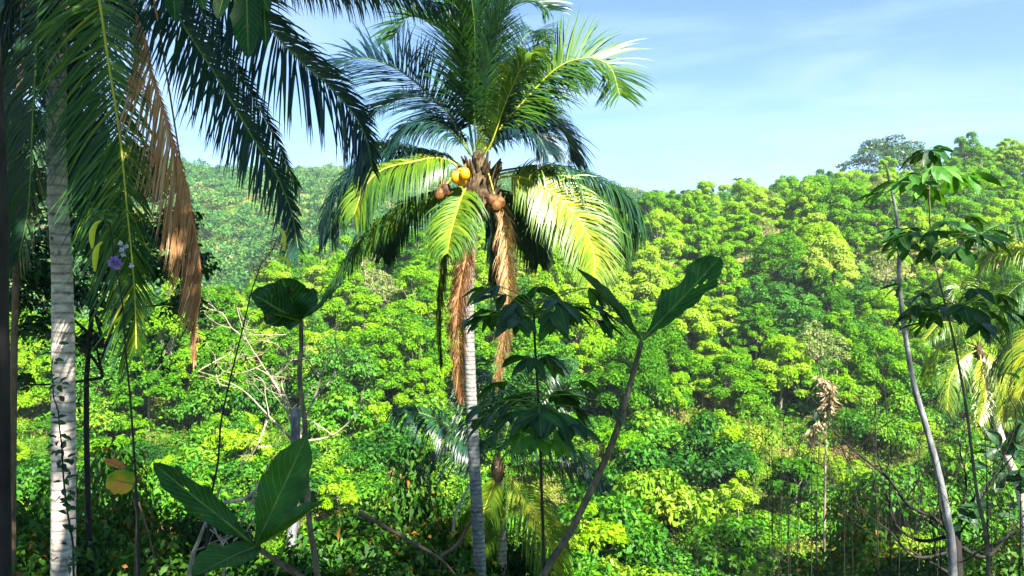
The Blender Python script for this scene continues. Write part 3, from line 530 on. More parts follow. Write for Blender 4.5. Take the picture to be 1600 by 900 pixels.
# --- the left palm, its crown above the frame
rng = np.random.default_rng(8); Y0 = 9.5
base = P(99, 900, Y0); gz = hz(base[0], Y0); base[2] = gz - .3
lp = thing('coconut_palm', 'pale trunked coconut palm at the left whose fronds hang from above', 'palm tree', None, tuple(base)); inv = -base
palm_trunk(lp, off([base, P(99, 900, Y0), P(99, 600, Y0), P(97, 430, Y0), P(90, 300, Y0), P(88, 150, Y0), P(92, 0, Y0), P(100, -160, Y0)]), [.18, .145, .137, .135, .118, .11, .11, .14], rng, step=.04, sides=24)
mb = MB(); tube(mb, off([P(97, -90, Y0), P(102, -150, Y0), P(106, -200, Y0)]), [.16, .28, .12], 16, n=12, rough=.1, rng=rng); mb.build('crown_fibre', M['fibre'], lp)
PMD = PM
def lfrond(l, Y1, Lf, **k):
    mb = MB(); nn = k.pop('n', 260); dead = k.pop('dead', False); k.setdefault('tv', .26 if dead else .08); full = [(105, -160), ((105 + l[0][0]) / 2, min(-190, (l[0][1] - 220)))] + l
    frond(mb, off(px_pts(full, Y0, Y1 - Y0)), Lf, n=nn, rng=rng, **k); o = mb.build('frond', DM if dead else pm(k), lp)
    if dead: o['label'] = 'orange brown dead frond hanging down at the left'
    return o
lfrond([(148, -40), (157, 10), (170, 100), (187, 210), (199, 330), (210, 450), (213, 545)], 8.0, 1.3, roll=(0, 5, 10), g=.07, tint=.385, tb=.12, up0=(0.2, -1, .1), ang=(64, 24), sides=(1, .55), tv=.14, n=280, w=.024, rr=.024, start=.2)
lfrond([(195, -60), (205, 0), (225, 60), (235, 110), (262, 195), (290, 290), (311, 400), (313, 470)], 8.2, 1.2, roll=(0, 0, 0), g=.03, tint=.68, tv=.16, dead=True, up0=(0.0, -1, .0), ang=(38, 16), vee=.1, rr=.03, start=.5, n=340, sides=(1, .12), w=.018, jit=.02)
lfrond([(290, 300), (300, 400), (302, 470), (304, 560)], 8.1, .45, g=.3, tint=.7, dead=True, up0=(0.2, -1, 0), ang=(22, 8), start=.66, rr=.015, w=.01, n=320)
lfrond([(230, -60), (262, 0), (300, 60), (345, 130), (395, 215), (430, 270), (455, 330), (466, 388)], 8.8, .98, roll=0, g=.08, tint=.16, tb=.06, up0=(0, -1, .45), ang=(62, 30), sides=(1, .5), w=.025, n=280, rr=.024)
lfrond([(250, -80), (300, -10), (350, 80), (395, 150), (430, 215), (452, 265), (466, 290)], 10.3, .95, roll=0, g=.12, tint=.2, tb=.06, up0=(0, -1, .45), ang=(62, 30), sides=(1, .4), w=.025, n=240, rr=.024)
lfrond([(300, -110), (370, -30), (420, 40), (462, 88), (510, 130), (550, 175), (572, 215), (582, 265)], 9.4, 1.45, roll=0, g=.10, tint=.14, up0=(0, -1, .5), ang=(66, 32), sides=(1, .5), w=.028, n=260, rr=.024)
lfrond([(330, -150), (450, -60), (540, -25), (620, -10), (700, 10)], 9.6, .85, roll=0, g=.35, tint=.15, rr=.02)
lfrond([(300, -130), (380, -70), (460, -40), (540, -35), (600, -20)], 8.6, .8, roll=10, g=.35, tint=.3, rr=.02)
lfrond([(70, -40), (60, 30), (55, 120), (50, 220), (45, 320), (30, 400)], 9.0, 1.0, roll=10, g=.25, tint=.25, up0=(-.3, -1, .2))
lfrond([(110, -40), (120, 40), (125, 140), (135, 240), (140, 330)], 10.6, 1.0, roll=-10, g=.25, tint=.2, up0=(.3, -1, .2))
lfrond([(50, -60), (20, -20), (-10, 60), (-30, 160)], 9.2, 1.1, roll=0, g=.25, tint=.2, up0=(-.3, -1, .6))
lfrond([(140, -70), (160, -20), (200, 30), (240, 20)], 11.5, 1.1, roll=0, g=.2, tint=.2)
lfrond([(60, -70), (30, 0), (10, 90), (5, 190), (0, 290)], 10.2, 1.2, roll=0, g=.25, tint=.15, up0=(-.2, -1, .3))
lfrond([(90, -60), (90, 20), (98, 90), (108, 160), (118, 220)], 10.8, 1.0, roll=10, g=.22, tint=.22, up0=(-.1, -1, .2), ang=(65, 22))
lfrond([(130, -60), (145, 20), (160, 120), (172, 230), (176, 330), (172, 420)], 10.4, 1.3, roll=-15, g=.22, tint=.12, up0=(.2, -1, .2))

# --- further palms
def small_palm(Y0, cpx, cpy, fronds, trunk_px, label, rT, Lf, tint, seed, tb=.2, shaft=.12, g=.3, extra=None):
    rng = np.random.default_rng(seed); bx, by = trunk_px[-1]; b = P(bx, by, Y0); b[2] = hz(b[0], Y0) - .3
    r = thing('coconut_palm', label, 'palm tree', None, tuple(b)); iv = -b
    pts = [b] + [P(a, c, Y0) for a, c in reversed(trunk_px)] + [P(cpx, cpy, Y0)]
    if pts[1][2] <= b[2] + .1: pts.pop(1)
    palm_trunk(r, [p + iv for p in pts], [rT * 1.3, rT, rT * .9], rng, sides=12)
    m = MB(); c = P(cpx, cpy, Y0) + iv; tube(m, [c - (0, 0, shaft * 3), c - (0, 0, shaft), c + (0, 0, shaft * 2.4)], [rT, shaft * 1.5, shaft * .4], 12, n=8, rough=.12, rng=rng); m.build('crown_fibre', M['fibre'], r)
    for (l, dY, kw) in fronds:
        m = MB(); k = dict(g=g, tint=tint, tb=tb, ang=(70, 40), n=110, rr=.02, w=.03); k.update(kw); ln = k.pop('L', Lf); frond(m, [p + iv for p in px_pts([(cpx, cpy)] + l, Y0, dY)], ln, rng=rng, **k); m.build('frond', pm(k), r)
    return r
small_palm(18.5, 778, 728, [
    ([(740, 700), (700, 665), (655, 645), (615, 643)], -.3, dict(tint=.12, roll=20)), ([(735, 715), (700, 705), (670, 712), (650, 735)], .8, dict(tint=.1, roll=10)),
    ([(795, 700), (825, 650), (860, 620), (900, 610)], .5, dict(tint=.25, roll=-20)), ([(760, 690), (745, 640), (735, 590), (740, 560)], .8, dict(tint=.2)), ([(790, 680), (810, 620), (850, 570), (890, 560)], 1.2, dict(tint=.2, roll=-20)),
    ([(800, 730), (840, 722), (890, 728), (925, 750)], .3, dict(tint=.45, tb=.2, roll=10)), ([(795, 745), (820, 775), (845, 815), (862, 860), (868, 900)], -.8, dict(tint=.55, tb=.25, roll=(10, 30), up0=(.1, -1, .4), L=1.4)),
    ([(770, 760), (755, 800), (745, 850)], -.5, dict(tint=.5, up0=(0, -1, .2))), ([(800, 700), (850, 690), (900, 710), (945, 750)], -.6, dict(tint=.15)), ([(775, 690), (790, 650), (770, 600), (750, 580)], -.3, dict(tint=.15))],
    [(782, 820), (784, 900)], 'low young palm with dark fronds just behind the middle trunk', .13, 1.1, .2, 21)
small_palm(30, 1530, 545, [
    ([(1500, 510), (1470, 505), (1445, 530)], -1, dict(tint=.5)), ([(1510, 480), (1500, 445), (1520, 425)], .5, dict(tint=.5, roll=20)), ([(1545, 490), (1570, 455), (1595, 450)], .5, dict(tint=.4)), ([(1530, 480), (1535, 440), (1550, 430)], -1, dict(tint=.4)),
    ([(1560, 525), (1600, 520), (1625, 560)], -.5, dict(tint=.5)), ([(1550, 560), (1570, 600), (1565, 660)], -2, dict(tint=.6, up0=(0, -1, .3))), ([(1505, 560), (1485, 590), (1480, 640)], -1.5, dict(tint=.5, up0=(0, -1, .3))), ([(1535, 580), (1540, 620), (1530, 660)], -2, dict(tint=.6, up0=(0, -1, .2))),
    ([(1570, 545), (1605, 560), (1620, 620)], 1, dict(tint=.4)), ([(1495, 535), (1465, 550), (1450, 600)], 1, dict(tint=.5))],
    [(1545, 620), (1568, 700), (1600, 810)], 'sunlit yellow green palm with slanting white trunk at the lower right', .17, 1.2, .5, 22, g=.28)
small_palm(20, 1660, 455, [
    ([(1640, 400), (1600, 362), (1560, 352), (1525, 370)], -.5, dict(tint=.3, roll=10)), ([(1635, 410), (1595, 385), (1560, 392), (1535, 420)], .8, dict(tint=.6, roll=20)), ([(1635, 440), (1600, 440), (1570, 470), (1560, 520)], -.5, dict(tint=.35)),
    ([(1640, 470), (1605, 490), (1580, 530), (1575, 580)], .5, dict(tint=.25)), ([(1640, 480), (1610, 540), (1600, 600), (1580, 650)], -1, dict(tint=.6, roll=30))],
    [(1665, 620), (1670, 900)], 'palm reaching in from the right edge with arching fronds', .17, 1.25, .4, 23)
small_palm(178, 1103, 296, [([(1098, 289), (1092, 292)], 0, dict(L=1.3, w=.2)), ([(1104, 287), (1107, 284)], 0, dict(L=1.3, w=.2)), ([(1109, 290), (1115, 297)], 0, dict(L=1.3, w=.2)), ([(1098, 296), (1095, 302)], 0, dict(L=1.3, w=.2)), ([(1110, 297), (1113, 304)], 0, dict(L=1.3, w=.2))],
    [(1104, 330)], 'tiny palm silhouette on the ridge right of the small tree clump', .2, 1.3, .1, 24)

# ------------------------------------------------------------------ bushes and trees of the near slope
rng = np.random.default_rng(17)
NL = 'dark leafy bush with small glossy leaves in the shade of the near slope'; NG = 'dark bushes on the near slope'
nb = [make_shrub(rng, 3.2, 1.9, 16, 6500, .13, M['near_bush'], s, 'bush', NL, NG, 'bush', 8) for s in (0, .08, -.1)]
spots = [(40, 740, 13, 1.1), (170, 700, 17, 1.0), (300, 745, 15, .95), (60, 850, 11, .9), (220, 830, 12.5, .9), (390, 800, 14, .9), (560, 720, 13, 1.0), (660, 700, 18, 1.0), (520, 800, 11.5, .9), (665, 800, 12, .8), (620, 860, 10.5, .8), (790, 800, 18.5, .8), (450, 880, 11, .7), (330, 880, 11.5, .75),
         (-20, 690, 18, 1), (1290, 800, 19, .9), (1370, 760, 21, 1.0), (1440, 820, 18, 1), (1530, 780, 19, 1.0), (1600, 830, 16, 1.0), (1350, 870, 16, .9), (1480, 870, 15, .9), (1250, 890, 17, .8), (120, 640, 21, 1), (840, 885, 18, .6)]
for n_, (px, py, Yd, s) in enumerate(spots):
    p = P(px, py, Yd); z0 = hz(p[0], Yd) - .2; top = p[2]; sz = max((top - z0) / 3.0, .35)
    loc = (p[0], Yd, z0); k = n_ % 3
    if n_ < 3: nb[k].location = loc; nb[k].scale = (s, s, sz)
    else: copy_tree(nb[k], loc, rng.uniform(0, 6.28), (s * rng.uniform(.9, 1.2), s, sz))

# dark leafy tree behind the left palm
rt = thing('leafy_tree', 'dark small leaved tree with drooping twigs behind the left palm', 'tree', None, (P(150, 900, 13)[0], 13, hz(P(150, 900, 13)[0], 13)))
iv = -np.array(rt.location); sb = MB(); lobes = []
tube(sb, [np.array((0, 0, -.3)), P(135, 600, 13) + iv, P(160, 400, 13) + iv, P(170, 260, 13) + iv], [.07, .05, .04, .02], 8, n=12)
lb = MB()
for (a, b, r_) in ((60, 300, .55), (40, 420, .6), (150, 330, .6), (230, 300, .55), (280, 350, .4), (300, 420, .42), (180, 420, .6), (240, 430, .5), (290, 480, .35), (120, 470, .5), (30, 200, .6), (60, 520, .4), (200, 500, .4), (130, 250, .6), (15, 330, .6), (20, 120, .6), (50, 30, .6), (20, 600, .3), (70, 130, .7), (90, 220, .6), (110, 380, .6), (200, 260, .5), (70, 450, .5), (140, 540, .35), (260, 380, .5), (200, 360, .5), (10, 480, .5), (-10, 220, .6), (110, 60, .5)):
    c = P(a, b, 13 + rng.uniform(-.8, .8)) + iv; lobes.append((c, np.array([r_, r_, r_ * .8]))); tube(sb, [P(160, min(b + 60, 590), 13) + iv, (P(160, b, 13) + iv + c) / 2, c], [.03, .02, .008], 5, n=6, cap=False)
pos, dr, up, s, ti = lobe_leaves(rng, lobes, 14000, .12, shell=(.1, 1.1)); cards(lb, pos, dr, up, s, s * .5, ti * .6)
for k in range(34):                                                    # drooping twigs with sparse leaves
    a, b = rng.uniform(20, 310), rng.uniform(400, 520); p0 = P(a, b, 13 + rng.uniform(-.8, .8)) + iv; ln = rng.uniform(.5, 1.5); dx = rng.uniform(-.7, .9)
    tw = spline([p0, p0 + (dx * .5, 0, -ln * .35), p0 + (dx, 0, -ln)], 12); tube(sb, tw, [.008, .003], 4, cap=False)
    q = rng.integers(2, 12, 14); cards(lb, tw[q] + rng.normal(0, .03, (14, 3)), rnd_dirs(rng, 14), rnd_dirs(rng, 14), .11, .05, .3)
sb.build('trunk', M['dark_bark'], rt, True); lb.build('crown', M['tree_dark'], rt)

# very dark trunk at the left edge and a slim brown one behind the fronds
def trunk_thing(name, label, cat, l, Yd, r, mat, n=30, sides=12):
    b = P(l[0][0], l[0][1], Yd); g = hz(b[0], Yd); t = thing(name, label, cat, None, (b[0], Yd, g)); iv = -np.array((b[0], Yd, g)); m = MB()
    pts = [np.array((b[0], Yd, g - .2))] + [P(a, c, Yd) for a, c in l]; pts = [p for i_, p in enumerate(pts) if i_ == 0 or p[2] > g + .05]
    tube(m, [p + iv for p in pts], r, sides, n=n, rough=.05, rng=rng); m.build('trunk', M[mat], t, True); return t, iv
t_, iv_ = trunk_thing('slim_tree', 'near black bark trunk running up the left edge of view', 'trunk', [(6, 900), (4, 600), (2, 300), (-14, 0), (-30, -200)], 4.0, [.045, .035, .03, .03], 'dark_bark')
trunk_thing('slim_tree', 'slim brown trunk behind the fronds in the top left corner', 'trunk', [(20, 700), (28, 300), (32, 100), (38, 0), (50, -200)], 12, [.05, .05, .05], 'brown_wood')
trunk_thing('slim_tree', 'thin dark trunk right of the left palm trunk near the top', 'trunk', [(99, 800), (102, 400), (112, 200), (122, 60), (124, -150)], 12.5, [.07, .06, .05], 'dark_bark')
# bare leaning pole-like trunk on the right
trunk_thing('leafless_tree', 'grey leafless leaning trunk tapering to a point at the right', 'trunk', [(1489, 900), (1477, 790), (1464, 730), (1448, 670), (1428, 600), (1414, 520), (1405, 440), (1405, 370), (1396, 310), (1384, 258)], 6.5, [.044, .04, .038, .036, .03, .027, .023, .019, .015, .008], 'pole_bark', 60)
trunk_thing('stump', 'short white bark trunk seen low behind the left sapling stem', 'trunk', [(455, 890), (458, 800), (460, 750), (462, 640)], 13, [.10, .09, .08], 'pole_bark')

# ------------------------------------------------------------------ bare branching trees
def branch(mb, p, d, ln, r, depth, rng, spread=.6, shrink=.68, wob=.22, up=.08, ny=.4, kids=(2, 3)):
    k = 6; pts = [p]; 
    for _ in range(k): d = nrm(d + rng.normal(0, wob, 3) * (1, ny, 1) * .6 + (0, 0, up * .4)); p = p + d * ln / k; pts.append(p)
    tube(mb, pts, np.linspace(r, r * .62, k + 1), 6 if r > .012 else 4, cap=depth == 0)
    if depth == 0: return
    for c in range(rng.integers(kids[0], kids[1] + 1)):
        j = k if c == 0 else rng.integers(2, k); dd = nrm(d + rng.normal(0, spread, 3) * (1, ny, 1)); branch(mb, pts[j], dd, ln * shrink * rng.uniform(.7, 1.2), r * (.62 if c == 0 else .45), depth - 1, rng, spread, shrink, wob, up, ny, kids)
rng = np.random.default_rng(29); Yd = 19.0
b = P(470, 830, Yd); b[2] = hz(b[0], Yd); dt = thing('dead_tree', 'pale leafless tree with crooked branches left of the middle palm', 'tree', None, tuple(b)); iv = -b; mb = MB(); wb = MB()
tube(wb, [np.zeros(3), P(460, 760, Yd) + iv, P(465, 680, Yd) + iv], [.16, .14, .11], 8, n=8)
for l in ([(465, 690), (440, 620), (410, 570), (385, 530), (370, 480)], [(465, 690), (455, 640), (440, 600), (450, 560), (462, 520)], [(468, 680), (490, 625), (520, 590), (528, 555), (575, 540)], [(490, 625), (500, 590), (480, 560), (475, 510)], [(475, 690), (520, 680), (560, 645), (590, 610)], [(460, 690), (420, 650), (380, 610), (340, 590), (310, 580)], [(420, 650), (400, 700), (370, 740)], [(440, 620), (425, 590), (400, 575)]):
    tube(wb, [P(a, c, Yd + rng.uniform(-.2, .2)) + iv for a, c in l], [.034, .024, .015, .006], 6, n=14)
    for q in range(1, len(l)):
        for _ in range(1):
            p = P(l[q][0], l[q][1], Yd) + iv; branch(mb, p, nrm(rng.normal(0, 1, 3) * (1, .5, .8) + (0, 0, .5)), rng.uniform(.5, 1.0), .018, 2, rng, .7)
wb.build('trunk', M['dead_wood'], dt, True); mb.build('branches', M['dead_wood'], dt)
# pale dead wood lying about at the lower left
for n_, (l, Yd, r0, lab) in enumerate((
        ([(295, 905), (305, 860), (320, 820), (345, 760)], 9, .035, 'pale upright dead stick at the lower left'),
        ([(350, 885), (345, 850), (335, 830), (332, 815)], 9.5, .02, 'thin forked dry twig beside the pale stick'),
        ([(320, 900), (370, 830), (395, 780), (405, 750)], 10, .02, 'long thin straw coloured stick leaning right at the lower left'),
        ([(350, 890), (385, 830), (415, 790)], 10.5, .018, 'second leaning straw stick crossing the first'),
        ([(350, 785), (385, 778), (408, 755), (418, 730)], 9, .02, 'pale crooked twig pointing at the big upright leaf'),
        ([(215, 800), (235, 850), (250, 905)], 9, .018, 'brown twig rising behind the broad leaves'),
        ([(560, 800), (600, 822), (640, 845), (690, 875), (725, 915)], 8.2, .02, 'brown dead branch lying in the dark bush'),
        ([(690, 868), (715, 850), (735, 815), (745, 800)], 8.1, .018, 'forked brown branch rising to the middle trunk'),
        ([(708, 830), (712, 800), (725, 775), (745, 730)], 8.3, .013, 'thin pale twig leaning against the middle trunk'))):
    ps = [P(a, c, Yd) for a, c in l]; c0 = ps[0].copy(); m = MB(); g = hz(c0[0], Yd)
    m_pts = [np.array([c0[0] - .05, Yd, g - .1])] + ps if n_ in (0, 1, 2, 3, 5) else ps
    tube(m, [p - c0 for p in m_pts], [r0 * 1.2, r0, r0 * .4], 7, n=16, rough=.06, rng=rng)
    for _ in range(3):
        q = ps[rng.integers(1, len(ps))] - c0; branch(m, q, nrm(rng.normal(0, 1, 3) + (0, 0, .4)), r0 * 9, r0 * .3, 1, rng)
    o = m.build('dead_branch', M['brown_wood' if n_ in (5, 6, 7) else 'dead_wood'], None, True, tuple(c0)); tag(o, lab, 'branch')

# bare many branched shrub at the lower right
Yd = 7.0; b = P(1500, 900, Yd); b[2] = hz(b[0], Yd); bt = thing('bare_shrub', 'bare dark many branched shrub at the lower right corner', 'shrub', None, tuple(b)); iv = -b; mb = MB(); rng = np.random.default_rng(31)
tube(mb, [np.zeros(3), P(1495, 890, Yd) + iv, P(1492, 830, Yd) + iv], [.07, .06, .045], 8, n=8); tips = []
for l, r0 in (([(1492, 835), (1440, 845), (1400, 820), (1385, 770), (1375, 745)], .03), ([(1492, 840), (1460, 810), (1420, 790), (1390, 750), (1330, 700), (1290, 660), (1275, 640)], .028), ([(1495, 860), (1430, 870), (1390, 830), (1350, 800), (1330, 760)], .02), ([(1490, 900), (1440, 870), (1400, 850), (1360, 840)], .022), ([(1492, 850), (1540, 870), (1580, 830), (1620, 780)], .03), ([(1495, 830), (1520, 780), (1560, 740), (1600, 690)], .022), ([(1500, 880), (1550, 850), (1610, 830)], .02), ([(1490, 860), (1470, 800), (1465, 740), (1450, 700)], .02), ([(1492, 840), (1510, 760), (1500, 700), (1510, 660)], .018), ([(1492, 845), (1545, 760), (1588, 660), (1575, 610), (1600, 560)], .014), ([(1492, 850), (1400, 770), (1340, 715), (1280, 690)], .012)):
    dy = rng.uniform(-.8, .8); pp = spline([P(a, c, Yd + dy * q / len(l)) + iv for q, (a, c) in enumerate(l)], 18); r0 *= .68; tube(mb, pp, np.linspace(r0, r0 * .25, 18), 6)
    tips.append(pp[-1])
    for q in range(3, 18, 3): branch(mb, pp[q], nrm(rng.normal(0, .6, 3) + (0, 0, .9)), rng.uniform(.3, .8), r0 * .3, 2, rng, .5, up=.3)
mb.build('branches', M['dark_bark'], bt, True)
def pretty_leaves(mb, pos, d, up, Ls, Ws, tint, nu=6, sag=.25, fold=.18, waves=0, rng=None):
    """leaves with outline, fold and sag; uv x along, y across (-1..1)"""
    d = nrm(d); S = nrm(np.cross(d, up)); N = np.cross(S, d); n = len(pos); Ls = np.broadcast_to(Ls, n); Ws = np.broadcast_to(Ws, n)
    u = np.linspace(0, 1, nu + 1); prof = np.sin(math.pi * u ** .85) ** .8; prof[0] = .03; prof[-1] = .01; v = np.linspace(-1, 1, 5)
    U, V = np.meshgrid(u, v, indexing='ij'); pr = prof[:, None] * np.ones(5)
    al = U.ravel()[None, :, None]; ac = (V * pr).ravel()[None, :, None]; L3 = Ls[:, None, None]; W3 = Ws[:, None, None]
    wv = 0
    if waves and rng is not None: wv = waves * W3 * np.sin(al * 14 + rng.uniform(0, 6, (n, 1, 1))) * np.abs(ac)
    p = pos[:, None] + d[:, None] * al * L3 + S[:, None] * ac * W3 * .5 + N[:, None] * (np.abs(ac) * W3 * fold - sag * L3 * al ** 2 + wv)
    m = (nu + 1) * 5; q = (np.arange(nu)[:, None] * 5 + np.arange(4)[None]).ravel(); f = np.stack([q, q + 1, q + 6, q + 5], -1); f = (f[None] + (np.arange(n) * m)[:, None, None]).reshape(-1, 4)
    mb.add(p.reshape(-1, 3), f, np.repeat(np.broadcast_to(tint, n), len(q)), 0, np.tile(np.stack([U.ravel(), V.ravel()], -1), (n, 1)))
lb = MB()
for (a, c, ln) in ((1560, 700, .2), (1582, 690, .22), (1545, 715, .18), (1595, 720, .2), (1575, 745, .18), (1560, 770, .16), (1590, 770, .2), (1600, 660, .2), (1600, 590, .2), (1290, 648, .10), (1300, 640, .08), (1280, 660, .1), (1540, 810, .2), (1520, 800, .16), (1590, 800, .2), (1500, 815, .15)):
    k = 3; p = np.repeat((P(a, c, Yd - .1) + iv)[None], k, 0) + rng.normal(0, .03, (k, 3)); pretty_leaves(lb, p, rng.normal(0, 1, (k, 3)) * (1, .6, .6), np.tile([0, -.5, 1.], (k, 1)) + rng.normal(0, .4, (k, 3)), ln, ln * .5, .3)
lb.build('leaves', M['compound'], bt, True)

# thin upright stems of the right and centre bottom
rng = np.random.default_rng(37); SLb = 'thin dark upright stem rising from the brush at the lower right'; SGr = 'thin stems at the lower right'
for k in range(34):
    px = rng.uniform(1180, 1600) if k > 5 else [1050, 1085, 1118, 1190, 1205, 1172][k]; topy = rng.uniform(520, 740) if k > 5 else [690, 740, 730, 670, 700, 720][k]; Yd = rng.uniform(5, 9.5); x0 = px + rng.uniform(-25, 30)
    b = P(x0, 900, Yd); g = hz(b[0], Yd); m = MB(); c0 = np.array([b[0], Yd, g]); r0 = rng.uniform(.004, .010)
    pp = spline([c0 - c0, (P((x0 + px) / 2 + rng.uniform(-8, 8), (900 + topy) / 2, Yd) - c0), P(px, topy, Yd) - c0], 22); tube(m, pp, [r0, r0 * .7, r0 * .25], 5)
    for q in range(6):
        j = rng.integers(6, 22); branch(m, pp[j], nrm(rng.normal(0, .6, 3) + (0, 0, .7)), rng.uniform(.1, .35), r0 * .35, 1, rng)
    q = rng.integers(8, 22, 14); cards(m, pp[q], rnd_dirs(rng, 14), rnd_dirs(rng, 14), .05, .02, .3, 1)
    o = m.build('plant_stem', [M['dark_bark'], M['near_bush']], None, False, tuple(c0)); tag(o, SLb, 'stem', SGr)

# ------------------------------------------------------------------ foreground saplings
rng = np.random.default_rng(41)
def bigleaf(mb, base, tip, W, nrm_dir, sag=.1, fold=.15, wave=.06, tint=.5, prof=None, nu=30, nv=12, holes=(), bites=(), seed=0, curl=0, skew=0):
    base = np.asarray(base, float); tip = np.asarray(tip, float); d = tip - base; Ln = np.linalg.norm(d); d /= Ln; N = np.asarray(nrm_dir, float); N = nrm(N - N @ d * d); S = np.cross(d, N)
    u = np.linspace(0, 1, nu + 1); v = np.linspace(-1, 1, nv + 1); pr = np.interp(u, *zip(*prof)) if prof else np.sin(math.pi * u ** .9) ** .7
    pr = np.convolve(np.pad(pr, 1, mode='edge'), [.25, .5, .25], 'valid'); pr[0] = .03; pr[-1] = .02
    U, V = np.meshgrid(u, v, indexing='ij'); PR = np.repeat(pr[:, None], nv + 1, 1); r_ = np.random.default_rng(seed); ph = r_.uniform(0, 6, 6)
    edge = 1 + .05 * np.sin(U * 23 + ph[0] + 2 * np.sign(V)) * np.abs(V) ** 3 + .03 * np.sin(U * 51 + ph[1]) * np.abs(V) ** 3
    ac = V * PR * edge; wv = wave * W * (np.sin(U * 11 + ph[2]) * ac * np.abs(ac) + .7 * np.sin(U * 19 + ph[3] + V) * ac ** 2 + .25 * np.sin(U * 7 + V * 3 + ph[4]))
    Pn = base + d * (U * Ln)[..., None] + S * (ac * W * .5 + skew * W * np.sin(U * math.pi))[..., None] + N * (np.abs(ac) * W * fold + wv - curl * W * ac ** 2)[..., None] + np.array([0, 0, -1]) * (sag * Ln * U ** 2)[..., None]
    q = (np.arange(nu)[:, None] * (nv + 1) + np.arange(nv)[None]); uc = (u[:-1] + u[1:])[:, None] / 2 * np.ones(nv); vc = (v[:-1] + v[1:])[None] / 2 * np.ones((nu, 1)); keep = np.ones_like(uc, bool)
    for (hu, hv, hr) in holes: keep &= ((uc - hu) * 2.4) ** 2 + ((vc - hv)) ** 2 > hr ** 2
    for (hu, hv, hr) in bites: keep &= ((uc - hu) * 2.4) ** 2 + ((vc - hv)) ** 2 > hr ** 2
    q = q[keep]; f = np.stack([q, q + 1, q + nv + 2, q + nv + 1], -1)
    mb.add(Pn.reshape(-1, 3), f, tint, 0, np.stack([U.ravel(), V.ravel()], -1))
    rp = Pn[:, nv // 2] - N * .001; rb = MB(); tube(mb, rp[:-1], np.linspace(.004, .001, nu), 5, .95, 1, cap=False)
BLM = [M['big_leaf'], M['green_stem']]
def sapling(label, l, Yd, r, mat='sap_stem', dY=0, name='sapling'):
    b = P(l[0][0], l[0][1], Yd); g = hz(b[0], Yd); t = thing(name, label, 'sapling', None, (b[0], Yd, g)); iv = -np.array((b[0], Yd, g)); m = MB()
    p0, p1 = P(*l[0], Yd), P(*l[1], Yd); dd = (p0 - p1) / np.linalg.norm(p0 - p1); t1 = (p0[2] - g) / max(-dd[2], .4)
    ps = [np.array((p0[0] + dd[0] * t1 * .7, Yd, g - .05)), np.array((p0[0] + dd[0] * t1 * .45, Yd, g * .55 + p0[2] * .45))] + [P(a, c, Yd + dY * i_ / len(l)) for i_, (a, c) in enumerate(l)]
    tube(m, [p + iv for p in ps], r, 10, n=60, rough=.035, rng=rng); m.build('stem', M[mat], t, True); return t, iv
# left sapling with drooping top leaves
t, iv = sapling('thin sapling at the left with a tuft of drooping broad leaves on top', [(497, 905), (484, 820), (479, 740), (476, 660), (468, 590), (471, 540), (470, 500)], 2.8, [.0145, .013, .012, .0115, .010, .009, .008])
B = P(470, 500, 2.8) + iv
def bl(par, B, tip_px, Yt, W, N, **k):
    m = MB(); iv_ = k.pop('iv'); bigleaf(m, B, P(*tip_px, Yt) + iv_, W, N, **k); return m.build('leaf', BLM, par, True)
bl(t, B, (392, 462), 2.62, .17, (.1, -1, .5), iv=iv, sag=-.02, wave=.12, seed=1, prof=[(0, .1), (.12, .5), (.4, 1), (.75, .8), (.92, .4), (1, 0)], holes=[(.45, -.3, .1), (.6, .4, .08), (.3, .5, .06)], bites=[(.8, -1.0, .2)], tint=.2)
bl(t, B, (440, 436), 2.75, .17, (-.2, -1, .3), iv=iv, sag=-.02, wave=.12, seed=2, tint=.35, prof=[(0, .1), (.2, .6), (.6, 1), (.9, .7), (1, 0.2)])
bl(t, B, (534, 447), 2.65, .085, (.5, -.6, .6), iv=iv, sag=-.03, wave=.1, seed=3, tint=.6, curl=.2)
bl(t, B, (425, 492), 2.5, .08, (.1, -.3, 1), iv=iv, sag=-.02, seed=33, tint=.2)
bl(t, B, (490, 452), 3.0, .07, (.2, -.9, .3), iv=iv, sag=-.02, seed=4, tint=.4)
# broad leaved seedling at bottom left
t, iv = sapling('broad leaved seedling with big torn leaves at the bottom left', [(500, 925), (465, 900), (430, 875), (400, 855)], 1.7, [.008, .007, .006, .006], dY=0)
B = P(400, 853, 1.7) + iv
bl(t, B, (480, 680), 1.75, .105, (.2, -1, .25), iv=iv, sag=0, wave=.07, seed=5, tint=.75, prof=[(0, .12), (.15, .35), (.35, .85), (.55, 1), (.75, .8), (.9, .45), (1, 0)], holes=[(.82, .25, .05)], nu=40, nv=16)
bl(t, B, (240, 728), 1.6, .064, (.25, -.9, .6), iv=iv, sag=-.02, wave=.12, seed=6, tint=.5, prof=[(0, .08), (.12, .18), (.3, .7), (.6, 1), (.85, .85), (1, .2)], bites=[(.72, 1.0, .28), (.95, .9, .2), (.5, 1.1, .2)], holes=[(.7, .1, .06)], nu=40, nv=16)
bl(t, B, (508, 790), 1.6, .06, (.0, -.35, 1), iv=iv, sag=-.05, wave=.1, seed=7, tint=.8, fold=.3)
bl(t, B, (300, 900), 1.45, .09, (.1, -.7, .8), iv=iv, sag=0, seed=8, tint=.7)
bl(t, B, (455, 800), 1.85, .05, (0, -.2, 1), iv=iv, sag=0, seed=9, tint=.2)
